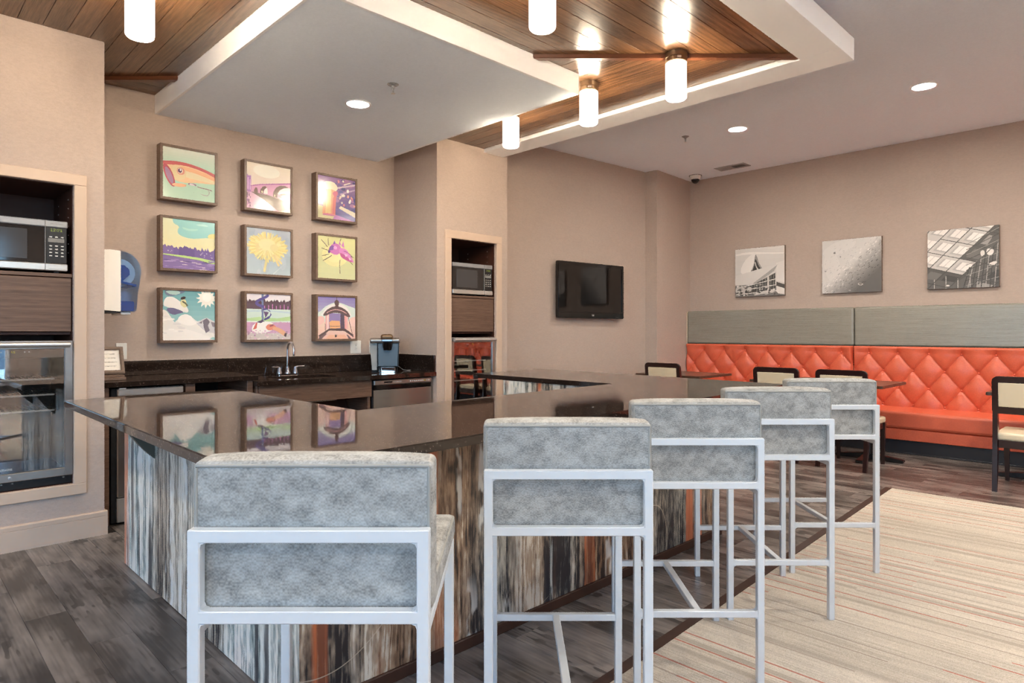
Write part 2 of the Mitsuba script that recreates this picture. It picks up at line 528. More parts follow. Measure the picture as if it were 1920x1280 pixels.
# walls behind the camera, with the windows that light the room
def window_wall(name, axis, pos, a0, a1, openings, z0, z1, label):
    ms, cur = [], a0
    def bx(p, q, lo, hi):
        return cbox(pos - .15, pos, p, q, lo, hi) if axis == 'x' else cbox(p, q, pos - .15, pos, lo, hi)
    for o0, o1 in openings:
        ms.append(bx(cur, o0, 0, ZC))
        ms.append(bx(o0, o1, 0, z0))
        ms.append(bx(o0, o1, z1, ZC))
        cur = o1
    ms.append(bx(cur, a1, 0, ZC))
    struct(name, join(*ms), 'wall_paint', label)
    for i, (o0, o1) in enumerate(openings):
        w = []
        m = (o0 + o1) / 2
        for p, q_ in ((o0, o0 + .06), (m - .03, m + .03), (o1 - .06, o1)):
            w.append(cbox(pos - .11, pos - .04, p, q_, z0, z1) if axis == 'x' else cbox(p, q_, pos - .11, pos - .04, z0, z1))
        for zz in (z0, z1 - .06):
            w.append(cbox(pos - .11, pos - .04, o0, o1, zz, zz + .06) if axis == 'x' else cbox(o0, o1, pos - .11, pos - .04, zz, zz + .06))
        n = sum(k.startswith('window_') for k in scene) + 1
        struct(f'window_{n}', join(*w), 'white_paint', f'white framed window behind the camera, number {n} of its row', cat='window')


window_wall('wall_window_side', 'x', WEST, SOUTH - .2, LY + .2, [(-3.2, -1.2), (-0.9, 1.1), (1.4, 3.4)], 0.35, 2.85, 'wall with tall windows left behind the camera')
window_wall('wall_front', 'y', SOUTH, WEST - .2, EAST + .2, [(-2.4, -0.4), (0.2, 1.6)], 0.35, 2.85, 'wall with tall windows behind the camera')

# --- ceiling
struct('ceiling', cbox(WEST - .2, EAST + .2, SOUTH - .2, NORTH + .2, ZC, ZC + .12), 'ceiling_paint', 'grey ceiling with a wood plank canopy hung below it')
CX0, CX1, CY0 = 0.13, 4.595, 1.45              # canopy outline
IX0, IX1, IY0 = 0.385, 4.335, 1.70             # inner edge of its white border
part('ceiling', 'canopy_backing', join(cbox(CX0 + .02, CX1 - .02, CY0 + .02, 4.70, 3.106, 3.199), cbox(1.04, PX0, 4.69, NORTH, 3.106, 3.199), cbox(PX0 - .01, CX1 - .02, 4.69, PY, 3.106, 3.199)), 'white_paint')
part('ceiling', 'canopy_border', cbox(IX1, CX1, CY0, PY, 3.055, 3.20, .002), 'white_paint', label='white border board along the right of the wood canopy')
part('ceiling', 'canopy_border', cbox(CX0, IX1 + .001, CY0, IY0, 3.055, 3.20, .002), 'white_paint', label='white border board along the front of the wood canopy')
part('ceiling', 'canopy_border', cbox(CX0, IX0, IY0 - .001, LY, 3.055, 3.20, .002), 'white_paint')
area = unary_union([sbox(IX0, IY0, 1.041, LY), sbox(1.04, IY0, PX0, NORTH), sbox(PX0 - .001, IY0, IX1, PY)])
F = Polygon([(IX0, IY0), (IX1, IY0), (IX1 - 1.6, IY0 + 1.6), (IX0 + 1.6, IY0 + 1.6)])
R = Polygon([(IX1, IY0), (IX1, 5.2), (IX1 - 1.6, 5.2), (IX1 - 1.6, IY0 + 1.6)])
B = Polygon([(1.04, NORTH), (PX0, NORTH), (PX0 - 1.0, NORTH - 1.0), (2.04, NORTH - 1.0)]).difference(R)
SLAB = sbox(1.56, 2.935, 3.54, NORTH)
hidden = SLAB.buffer(-0.05)
for reg, axis in ((F, 'x'), (R, 'y'), (B, 'x'), (area.difference(unary_union([F, R, B])), 'y')):
    reg = reg.intersection(area).difference(hidden)
    for k in range(0, 60):
        w0, w1 = k * 0.12 + .0012, (k + 1) * 0.12 - .0012
        strip = sbox(-1, w0, 9, w1) if axis == 'x' else sbox(w0, -1, w1, 9)
        g = reg.intersection(strip)
        for piece in getattr(g, 'geoms', [g]):
            if isinstance(piece, Polygon) and piece.area > 0.004:
                piece = piece.buffer(0)
                try:
                    m = bevel_ext(piece, ZW, ZW + .016, 0.0012)
                except Exception:
                    m = ext(piece, ZW, ZW + .016)
                part('ceiling', 'canopy_plank', m, 'wood_along_' + axis)


def molding(p, q, w=0.045, d=0.028):
    L = LineString([p, q]).buffer(w / 2, cap_style=2)
    return bevel_ext(L, ZW - d, ZW + .001, 0.004)


part('ceiling', 'canopy_molding', molding((IX1, IY0), (3.09, 2.945)), 'wood_molding')
part('ceiling', 'canopy_molding', molding((1.045, NORTH), (1.595, NORTH - .55)), 'wood_molding')
part('ceiling', 'canopy_molding', molding((IX0, IY0), (1.62, IY0 + 1.235)), 'wood_molding')
part('ceiling', 'drop_panel', cbox(1.562, 3.538, 2.937, NORTH, 2.9455, ZW, .002), 'ceiling_paint', label='grey square panel hung below the wood canopy')
for b in ((1.56 - .012, 1.56 + .006, 2.925, NORTH), (3.534, 3.552, 2.925, NORTH), (1.548, 3.552, 2.923, 2.941)):
    part('ceiling', 'drop_panel_edge', cbox(*b, 2.944, ZW, .0015), 'white_paint', label='white edge board of the hung panel')

# --- trims
def niche_trim(name, N, y, w, label):
    ms = [cbox(N[0] - w, N[1] + w, y - .016, y + .002, N[3], N[3] + w, .003), cbox(N[0] - w, N[1] + w, y - .016, y + .002, N[2] - w, N[2], .003),
          cbox(N[0] - w, N[0], y - .016, y + .002, N[2] - .001, N[3] + .001, .003), cbox(N[1], N[1] + w, y - .016, y + .002, N[2] - .001, N[3] + .001, .003)]
    struct(name, join(*ms), 'trim_paint', label, cat='trim')


niche_trim('trim_2', N1, LY, 0.066, 'tan painted casing around the left niche')
niche_trim('trim_3', N2, PY, 0.075, 'tan painted casing around the niche in the pier')
bb = [(LY - .018, 0), (LY, 0), (LY, .15), (LY - .012, .15), (LY - .018, .143), (LY - .018, .121), (LY - .0155, .1195), (LY - .0155, .1175), (LY - .018, .116)]
struct('baseboard_left', join(prism_yz(bb, WEST, 1.055), cbox(1.04, 1.055, LY - .018, 4.84, 0, .148)), 'trim_paint', 'tall tan baseboard along the left wall', cat='baseboard')
struct('baseboard_right', cbox(EAST - .014, EAST, SOUTH, -1.8, 0, .14), 'trim_paint', 'tan baseboard along the right wall', cat='baseboard')
struct('baseboard_back', join(ext([(4.66, 5.155), (7.34, 4.905), (7.34, 4.890), (4.66, 5.140)], 0, .14), cbox(7.34, 8.2, 4.71, 4.73, 0, .14)), 'trim_paint', 'tan baseboard along the television wall', cat='baseboard')

# ================================================================== LIGHTS
CYL = 'cylinder lamps on the wood canopy'
lamp_spots = [(3.745, 2.262, 'glowing white cylinder lamp nearest the front right corner of the wood canopy'),
              (3.738, 2.985, 'glowing cylinder lamp below the diagonal molding, second along the right strip'),
              (3.742, 3.800, 'glowing cylinder lamp farthest back on the right strip, above the pier niche'),
              (2.400, 2.212, 'glowing cylinder lamp cut by the top of the picture, before the hung panel'),
              (0.985, 3.735, 'glowing cylinder lamp at the far left, between the left wall and the hung panel'),
              (0.985, 2.985, 'glowing cylinder lamp outside the view, middle of the left strip'),
              (0.985, 2.240, 'glowing cylinder lamp outside the view, front left of the canopy')]
for x, y, lab in lamp_spots:
    t = thing('cylinder_lamp', lab, 'ceiling lamp', CYL)
    part(t, 'cap', at(lathe([(0, 3.026), (.066, 3.026), (.071, 3.030), (.071, 3.052), (.068, 3.055), (.071, 3.058), (.071, 3.090), (0, 3.090)], 40), x, y), 'bronze', 30, label='bronze ceiling cap')
    part(t, 'latch', at(cbox(-.014, .014, -.078, -.066, 3.036, 3.050, .002), x, y, 0, ANG - math.pi / 2), 'steel_light')
    part(t, 'glass_shade', at(lathe([(0, 2.786), (.045, 2.786), (.058, 2.789), (.066, 2.797), (.068, 2.808), (.068, 3.022), (.060, 3.028), (0, 3.028)], 40), x, y), 'white_plastic', 40,
         label='lit opal glass shade', emitter={'type': 'area', 'radiance': rgb(LAMP)})
DL = 'recessed downlights'
downs = [(2.543, 4.187, 2.9455, .078, 'bright round downlight in the hung grey panel'),
         (6.474, 3.180, ZC, .088, 'bright round downlight in the grey ceiling, nearer the dome camera'),
         (6.497, 1.490, ZC, .088, 'bright round downlight in the grey ceiling, farthest right')]
downs += [(x, y, ZC, .088, 'bright round downlight in the grey ceiling behind the view') for x, y in ((6.5, -.2), (6.5, -1.9), (4.6, -.2), (4.6, -1.9), (2.7, -.2), (2.7, -1.9), (.8, -.2), (.8, -1.9), (-1.3, -.2), (-1.3, 1.5), (-1.3, 3.2))]
for x, y, z, r, lab in downs:
    t = thing('downlight', lab, 'downlight', DL)
    part(t, 'ring', at(lathe([(r, z - .001), (r + .004, z - .005), (r + .016, z - .005), (r + .018, z), (r, z + .004), (r, z - .001)], 40), x, y), 'white_paint', 30)
    part(t, 'lens', at(lathe([(0, z - .004), (r * .6, z - .0035), (r, z - .001), (r, z + .003), (0, z + .003)], 40), x, y), 'white_plastic', 30, emitter={'type': 'area', 'radiance': rgb(DOWN)})

# ================================================================== THE BAR
t = thing('bar_counter', 'U-shaped bar with a glossy dark stone top and streaked laminate panels, stools along its front', 'bar')
top = Polygon([(0.676, 1.652), (4.43, 1.815), (4.60, 4.29), (3.662, 4.19), (3.622, 2.690), (1.577, 2.592), (1.594, 4.106), (0.711, 4.050)])
top = top.buffer(-.02).buffer(.02, quad_segs=6)
part(t, 'countertop', bevel_ext(top, 0.879, 0.914, .004), 'quartz', label='glossy dark brown stone top')
BX0, BX1, BY0 = 0.985, 3.775, 1.980
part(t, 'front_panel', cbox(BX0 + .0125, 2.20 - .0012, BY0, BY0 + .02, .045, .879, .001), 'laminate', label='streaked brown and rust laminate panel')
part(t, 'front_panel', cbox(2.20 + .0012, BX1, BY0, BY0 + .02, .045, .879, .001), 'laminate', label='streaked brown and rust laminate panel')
part(t, 'side_panel', cbox(BX0, BX0 + .02, BY0 - .0005, 4.02, .004, .879, .001), 'laminate', label='streaked laminate panel, its teal and white partly daylight put into the colour')
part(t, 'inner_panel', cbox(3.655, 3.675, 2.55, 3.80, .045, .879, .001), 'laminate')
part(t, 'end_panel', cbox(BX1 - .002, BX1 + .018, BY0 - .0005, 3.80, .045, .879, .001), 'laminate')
part(t, 'core', join(cbox(BX0 + .018, 1.50, 2.52, 4.0, .0, .876), cbox(BX0 + .018, BX1 - .004, BY0 + .018, 2.53, .0, .876), cbox(3.673, BX1 - .004, 2.52, 3.79, 0, .876)), 'cabinet_wood')
part(t, 'kick_board', cbox(BX0 + .004, BX1 + .004, BY0 - .012, BY0 + .012, 0, .046, .003), 'kick_wood')
part(t, 'kick_board', cbox(BX1 + .002, BX1 + .026, BY0 - .012, 3.80, 0, .046, .003), 'kick_wood')
for yc in (3.50, 2.55):
    prof = [(BX0, .879), (BX0 - .165, .879), (BX0 - .165, .868)] + [(BX0 - .155 * math.cos(a) ** 1.7, .868 - .215 * math.sin(a) ** 1.7) for a in np.linspace(.12, 1.45, 10)] + [(BX0, .650)]
    part(t, 'corbel', prism_xz(prof, yc - .02, yc + .02), 'corbel_metal', label='dark metal corbel under the stone overhang')

# ================================================================== BAR STOOLS
GS = 'bar stools along the front of the bar'


def make_stool(label):
    t = thing('bar_stool', label, 'bar stool', GS)
    h, q = .2225, .0125

    def bar(x0, x1, y0, y1, z0, z1):
        return cbox(x0, x1, y0, y1, z0, z1, .0022)
    for s in (-1, 1):
        part(t, 'leg', bar(s * h - q, s * h + q, -q, q, 0, .886), 'silver_frame')
    for s in (-1, 1):
        part(t, 'leg', bar(s * h - q, s * h + q, .51 - q, .51 + q, 0, .702), 'silver_frame')
    part(t, 'back_rail', bar(-h, h, -q, q, .8605, .8855), 'silver_frame')
    part(t, 'back_rail', bar(-h, h, -q, q, .7035, .7285), 'silver_frame')
    part(t, 'footrest', bar(-h, h, -q + .001, q - .001, .240, .264), 'silver_frame')
    part(t, 'footrest', bar(-h, h, .51 - q + .001, .51 + q - .001, .240, .264), 'silver_frame')
    part(t, 'stretcher', bar(-q, q, q - .004, .51 - q + .004, .241, .263), 'silver_frame')
    part(t, 'seat_frame', join(bar(-h - q + .001, -h + q - .001, 0, .51, .679, .702), bar(h - q + .001, h + q - .001, 0, .51, .679, .702), bar(-h, h, .51 - q + .001, .51 + q - .001, .679, .702)), 'silver_frame')
    # fillets where the rails meet the back legs
    fl = []
    for s in (-1, 1):
        for zc, d in ((.8605, -1), (.7285, 1), (.7035, -1), (.240, -1), (.264, 1)):
            w = .009
            p = [(s * (h - q), zc), (s * (h - q - w), zc), (s * (h - q - .0025), zc + d * .0025), (s * (h - q), zc + d * w)]
            p = p if Polygon(p).exterior.is_ccw else p[::-1]
            fl.append(prism_xz(p, -q + .0005, q - .0005))
    part(t, 'weld', join(*fl), 'silver_frame', kind='stuff')
    # padded back with a crowned top
    b = rbox(-.238, .238, .0165, .094, .716, 1.012, .012, 3)
    b = b.subdivide_to_size(.03)
    v = b.vertices.copy()
    up = np.clip((v[:, 2] - .95) / .06, 0, 1)
    mid = np.clip((v[:, 1] - .018) / .035, 0, 1)
    v[:, 2] += up * mid * .010 * (1 - (v[:, 0] / .26) ** 4)
    b.vertices = v
    bk = part(t, 'backrest', b, 'stool_vinyl', 35, label='mottled grey vinyl back pad')
    loop = []
    for s0, s1 in (((-.2305, .718), (-.2305, 1.001)), ((-.2305, 1.0045), (.2305, 1.0045)), ((.2305, 1.001), (.2305, .718))):
        for f in np.linspace(0, 1, 14):
            loop.append([s0[0] + (s1[0] - s0[0]) * f, .0175, s0[1] + (s1[1] - s0[1]) * f])
    part(bk, 'piping', tube(loop, .0038, 8), 'stool_piping', 60)
    st = rbox(-.237, .237, .062, .545, .700, .764, .018, 3)
    st = st.subdivide_to_size(.04)
    v = st.vertices.copy()
    v[:, 2] += np.where(v[:, 2] > .74, .010 * (1 - (v[:, 0] / .24) ** 2) * (1 - ((v[:, 1] - .30) / .26) ** 2).clip(0), 0)
    st.vertices = v
    sp = part(t, 'seat', st, 'stool_vinyl', 35, label='mottled grey vinyl seat cushion')
    ring = [[x, y, .757] for x, y in rrect(-.2335, .2335, .066, .5415, .018).exterior.coords][:-1]
    part(sp, 'piping', tube(ring, .0032, 8, closed=True), 'stool_piping', 60)
    return t


stool_at = [(-.395, 1.266, 'grey bar stool nearest the camera, before the bar corner, leftmost of five'),
            (.157, 1.808, 'second bar stool from the left, standing alone before the streaked front panel'),
            (.675, 2.345, 'middle bar stool of the five, third from the left'),
            (1.187, 2.865, 'fourth bar stool from the left, its right leg standing on the carpet'),
            (1.700, 3.420, 'bar stool farthest from the camera, rightmost, before the orange banquette')]
M_st = []
for lat, dep, lab in stool_at:
    p = RGT * lat + FWD * dep
    M_st.append(pose(p[0], p[1], 0, ANG - math.pi / 2))
s0 = make_stool(stool_at[0][2])
for M, (_, _, lab) in list(zip(M_st, stool_at))[1:]:
    copy_tree(s0, M, lab, GS)
place_tree(s0, M_st[0])

# ================================================================== KITCHENETTE
YB = 5.462
t = thing('base_cabinet', 'dark wood base cabinet with an open bay under the raised dark stone counter', 'cabinet')
part(t, 'side_panel', cbox(1.045, 1.105, 4.87, YB, 0, .907), 'cabinet_wood')
part(t, 'post', cbox(1.575, 1.640, 4.87, YB, 0, .907), 'cabinet_wood')
part(t, 'post', cbox(2.005, 2.050, 4.86, YB, 0, .907), 'cabinet_wood')
part(t, 'back_panel', cbox(1.63, 2.01, YB - .02, YB, 0, .907), 'black_matte')
t = thing('raised_counter', 'raised dark stone counter with backsplash holding the framed sign', 'countertop')
part(t, 'slab', cbox(1.042, 2.078, 4.83, YB + .01, .907, .943, .003), 'quartz')
part(t, 'backsplash', cbox(1.042, 2.085, YB - .018, NORTH - .001, .9435, 1.052, .002), 'quartz')
t = thing('sink_cabinet', 'brown wood sink apron with open knee space below', 'cabinet')
part(t, 'apron', cbox(2.085, 3.072, 4.832, 4.852, .712, .8595, .002), 'cabinet_wood')
part(t, 'side_panel', cbox(2.065, 2.084, 4.84, YB, 0, .8595), 'cabinet_wood')
part(t, 'side_panel', cbox(3.045, 3.072, 4.855, YB, 0, .8595), 'cabinet_wood')
part(t, 'knee_panel', at(cbox(2.09, 3.04, -.01, .01, 0, .78), 0, 5.02, 0, 0, -.28), 'dark_interior', label='dark sloping panel in the knee space')
t = thing('sink_counter', 'lower dark stone counter with an undermount sink and backsplash', 'countertop')
slab = sbox(2.052, 4.79, 3.742, YB + .01).difference(rrect(2.30, 2.80, 4.92, 5.24, .05))
part(t, 'slab', bevel_ext(slab, .860, .897, .003), 'quartz')
part(t, 'backsplash', cbox(2.087, 3.742, YB - .018, NORTH - .001, .8975, 1.052, .002), 'quartz')
part(t, 'side_splash', cbox(3.722, 3.742, 4.80, YB - .018, .8975, 1.052, .002), 'quartz')
ring = rrect(2.295, 2.805, 4.915, 5.245, .05)
basin = join(ext(ring.difference(ring.buffer(-.004)), .70, .8598), ext(ring, .696, .701))
part(t, 'basin', basin, 'steel')

t = thing('faucet', 'chrome gooseneck faucet with two lever handles', 'faucet')
fx, fy, fz = 2.545, 5.325, .897
part(t, 'base_plate', bevel_ext(rrect(fx - .10, fx + .10, fy - .026, fy + .026, .025), fz, fz + .016, .004), 'chrome', 40)
part(t, 'collar', at(lathe([(0, 0), (.024, 0), (.024, .01), (.016, .03), (.0125, .06), (0, .06)], 28), fx, fy, fz + .014), 'chrome', 40)
arc = [[fx, fy, fz + .05 + .17 * f] for f in np.linspace(0, 1, 6)] + [[fx, fy - .058 + .058 * math.cos(a), fz + .22 + .062 * math.sin(a)] for a in np.linspace(.2, math.pi, 14)] + [[fx, fy - .116, fz + .22 - .05 * f] for f in (.3, .7, 1)]
part(t, 'spout', tube(arc, .0095, 14), 'chrome', True)
for s in (-1, 1):
    hk = part(t, 'handle', at(lathe([(0, 0), (.022, 0), (.021, .012), (.014, .045), (.013, .056), (0, .060)], 24), fx + s * .072, fy, fz + .014), 'chrome', 40)
    part(hk, 'lever', tube([[fx + s * .072, fy, fz + .066], [fx + s * .09, fy - .004, fz + .073], [fx + s * .115, fy - .010, fz + .073], [fx + s * .145, fy - .016, fz + .076]], [.010, .0085, .0075, .006], 12), 'chrome', True)

# undercounter ice maker
t = thing('ice_maker', 'narrow stainless undercounter ice maker at the left end of the kitchenette', 'ice maker')
x0, x1, y0 = 1.150, 1.560, 4.865
part(t, 'body', cbox(x0 - .03, x1, y0 + .03, 5.42, .002, .895), 'black_matte')
part(t, 'door', cbox(x0, x1 - .004, y0, y0 + .032, .175, .835, .006), 'steel')
part(t, 'control_strip', cbox(x0, x1 - .004, y0 - .012, y0 + .03, .845, .893, .006), 'steel_light')
part(t, 'hinge', cbox(x0 + .01, x0 + .05, y0 - .01, y0 + .01, .892, .899), 'white_plastic')
g = part(t, 'grille', cbox(x0, x1 - .004, y0 + .006, y0 + .03, .008, .168, .004), 'steel_light')
for k in range(5):
    part(g, 'slot', cbox(x0 + .075, x1 - .06, y0 + .004, y0 + .0065, .045 + k * .021, .053 + k * .021, .001), 'black_plastic')

# dishwasher
t = thing('dishwasher', 'stainless steel dishwasher beside the wall pier', 'dishwasher')
x0, x1, y0 = 3.090, 3.716, 4.822
part(t, 'body', cbox(x0 - .006, x1 + .006, y0 + .03, 5.42, .10, .8585), 'black_plastic')
part(t, 'control_panel', cbox(x0, x1, y0, y0 + .04, .803, .852, .008), 'steel')
bow = [(x0, y0 + .012)] + [(x0 + (x1 - x0) * f, y0 + .012 - .020 * math.sin(math.pi * f)) for f in np.linspace(0, 1, 14)] + [(x1, y0 + .04), (x0, y0 + .04)]
part(t, 'door', ext(bow, .115, .763), 'steel', 20)
part(t, 'handle_pocket', cbox(x0 + .004, x1 - .004, y0 + .014, y0 + .04, .763, .803), 'black_gloss', label='dark handle recess')
part(t, 'kick_plate', cbox(x0, x1, y0 + .05, y0 + .06, .002, .112), 'black_plastic')
part(t, 'vent', cbox(x0 + .10, x0 + .185, y0 - .0015, y0 + .01, .821, .835, .001), 'black_plastic')
part(t, 'lettering', text_xz('FRIGIDAIRE', .010, x0 + .245, y0 + .0002, .823), 'white_ink')
for k in range(10):
    part(t, 'button', cbox(x0 + .375 + k * .023, x0 + .388 + k * .023, y0 - .0018, y0 + .01, .820, .832, .001), 'white_ink' if k != 7 else 'print_led')
mat('print_led', C(210, 190, 60), rough=0.3)

# outlets on the back wall
def wall_plate(xc, zc, w, label, kind):
    t = thing('wall_plate', label, 'electrical outlet' if kind == 'duplex' else 'light switch', None)
    part(t, 'plate', cbox(xc - w / 2, xc + w / 2, NORTH - .006, NORTH, zc - .061, zc + .061, .003), 'white_plastic')
    if kind == 'duplex':
        for s in (-1, 1):
            r = part(t, 'receptacle', prism_xz(list(rrect(xc - .017, xc + .017, zc + s * .021 - .014, zc + s * .021 + .014, .008).exterior.coords)[:-1], NORTH - .008, NORTH - .005), 'white_plastic')
            part(r, 'slot', join(*[cbox(xc + dx - .0013, xc + dx + .0013, NORTH - .0085, NORTH - .0075, zc + s * .021 - .001, zc + s * .021 + .008, .0004) for dx in (-.007, .007)]), 'black_plastic')
            part(r, 'slot', cbox(xc - .0025, xc + .0025, NORTH - .0085, NORTH - .0075, zc + s * .021 - .010, zc + s * .021 - .005, .0008), 'black_plastic')
        part(t, 'screw', cbox(xc - .003, xc + .003, NORTH - .0075, NORTH - .005, zc - .003, zc + .003, .001), 'steel_light')
    else:
        part(t, 'toggle', at(cbox(-.005, .005, -.014, 0, -.009, .009, .002), xc, NORTH - .004, zc, 0, .5), 'steel')
    return t


wall_plate(1.322, 1.126, .072, 'white outlet plate on the wall behind the framed sign', 'duplex')
wall_plate(3.302, 1.126, .115, 'wide white outlet plate on the wall left of the coffee maker', 'duplex')
wall_plate(3.492, 1.126, .080, 'white switch plate half behind the coffee maker', 'switch')

# framed sign
t = thing('sign_frame', 'small brown framed paper notice leaning on the raised counter by the left wall', 'sign')
W2, HS, RX = .088, .190, -.32
SX, SY, SZ = 1.138, 5.00, .945
fr = rrect(-W2, W2, 0, HS, .002).difference(sbox(-W2 + .024, .024, W2 - .024, HS - .024))
m = bevel_ext(fr, 0, .02, .006)
def stand(m):
    v = m.vertices.copy()
    m = m.copy()
    m.vertices = np.stack([v[:, 0], -v[:, 2], v[:, 1]], 1)
    return at(m, SX, SY, SZ + .040, 0.0, RX)
part(t, 'frame', stand(m), 'frame_wood')
part(t, 'foot', cbox(SX - W2, SX + W2, SY - .045, SY + .075, SZ - .002, SZ + .020, .004), 'frame_wood')
part(t, 'foot', cbox(SX - W2 + .006, SX + W2 - .006, SY - .035, SY + .065, SZ + .018, SZ + .034, .004), 'frame_wood')
part(t, 'paper', stand(ext(sbox(-W2 + .022, .022, W2 - .022, HS - .022), .004, .007)), 'paper')
for i, line in enumerate(('how to operate', 'do not turn up the', 'knobs while you are', 'finished using it')):
    tm = text(line, .0075, False, .0006)
    tm.apply_translation([-tm.bounds.mean(0)[0] + (.004 if i == 3 else 0),   .136 - i * .028, .0072])
    sc = .110 / max(.110, np.ptp(tm.bounds[:, 0]))
    tm.vertices = tm.vertices * [sc, 1, 1]
    part(t, 'text_line', stand(tm), 'ink')

# single-serve coffee maker, turned towards the bar
t = thing('coffee_maker', 'single-serve coffee maker with a blue steel front on the sink counter', 'coffee maker')
RZ = -math.radians(32)
CMX, CMY, CMZ = 3.440, 5.170, .8975
def cm(m):
    return at(m, CMX, CMY, CMZ, RZ)
part(t, 'base', cm(bevel_ext(rrect(-.085, .110, -.140, .14, .03), 0, .055, .006)), 'black_gloss', 30)
part(t, 'column', cm(prism_xz([(-.080, .05), (.112, .05), (.118, .27), (-.080, .27)], -.105, .14)), 'black_plastic')
part(t, 'front_plate', cm(prism_xz([(-.070, .058), (.100, .058), (.108, .262), (-.072, .262)], -.116, -.104)), 'coffee_blue_steel')
part(t, 'drip_tray', cm(bevel_ext(rrect(-.055, .085, -.150, -.10, .015), .002, .050, .004)), 'chrome', 30)
part(t, 'water_tank', cm(prism_xz([(-.128, .02), (-.083, .02), (-.083, .275), (-.150, .275)], -.08, .12)), 'tank_plastic', label='grey see-through water tank')
hd = rbox(-.150, .128, -.135, .14, .268, .315, .02)
part(t, 'head', cm(hd), 'steel', 35, label='silver top')
part(t, 'spout', cm(at(lathe([(0, .205), (.036, .205), (.044, .24), (.047, .275), (0, .275)], 24), .01, -.135)), 'black_gloss', 35)
part(t, 'handle', cm(rbox(-.050, .060, -.165, -.05, .296, .352, .024)), 'bronze', 35)
part(t, 'chrome_band', cm(cbox(-.044, .054, -.169, -.10, .283, .306, .006)), 'chrome')
for k in range(3):
    part(t, 'button', cm(at(lathe([(0, 0), (.008, 0), (.008, .003), (0, .004)], 14), .085 + (k % 2) * .022, -.10 + k * .03, .314)), 'black_plastic')
cord = [[3.56, 5.24, 1.0], [3.60, 5.21, .945], [3.63, 5.16, .906], [3.655, 5.10, .902], [3.64, 5.06, .902], [3.615, 5.08, .902], [3.65, 5.12, .903], [3.70, 5.14, .903], [3.715, 5.16, .903]]
part(t, 'cord', tube(cord, .0035, 8), 'grey_ink', True)

# paper towel dispenser on the side of the left wall
t = thing('towel_dispenser', 'white and translucent blue paper towel dispenser on the left wall end', 'paper towel dispenser')
y0, y1 = 4.885, 5.165
ca = [(1.042, 1.415), (1.1755, 1.405), (1.1755, 1.808), (1.125, 1.812), (1.042, 1.806)]
part(t, 'housing', prism_xz(ca, y0, y1), 'white_plastic', label='white housing')
cov = [(1.1760, 1.403), (1.255, 1.403), (1.266, 1.412), (1.270, 1.43), (1.277, 1.53), (1.288, 1.60)] + [(1.1760 + .121 * math.cos(a), 1.675 + .132 * math.sin(a)) for a in np.linspace(-.15, 1.52, 12)] + [(1.1760, 1.808)]
part(t, 'cover', prism_xz(cov, y0, y1), 'blue_glass', label='translucent blue cover')
part(t, 'roll', prism_xz(list(Point(1.176, 1.665).buffer(.092, quad_segs=10).intersection(sbox(1.177, 1, 2, 2)).exterior.coords)[:-1], y0 + .03, y1 - .03), 'paper', 30)
part(t, 'roll_hub', prism_xz([(1.178, 1.60), (1.20, 1.62), (1.232, 1.655), (1.228, 1.69), (1.20, 1.715), (1.178, 1.715)], y0 + .012, y0 + .032), 'blue_plastic')
part(t, 'lower_box', prism_xz(list(rrect(1.178, 1.256, 1.41, 1.475, .01).exterior.coords)[:-1], y0 + .006, y1 - .02), 'blue_plastic')
part(t, 'deflector', prism_xz([(1.178, 1.595), (1.27, 1.575), (1.27, 1.59), (1.178, 1.61)], y0 + .01, y1 - .01), 'blue_plastic')
part(t, 'towel_slot', cbox(1.18, 1.24, y0 + .02, y1 - .02, 1.385, 1.404, .004), 'white_plastic')
part(t, 'base_edge', cbox(1.045, 1.175, y0 + .006, y1 - .006, 1.395, 1.407, .002), 'black_plastic')


# ================================================================== BUILT-IN NICHES: cabinet, microwave, wine cooler
mat('led_green', C(150, 170, 60), rough=0.4)


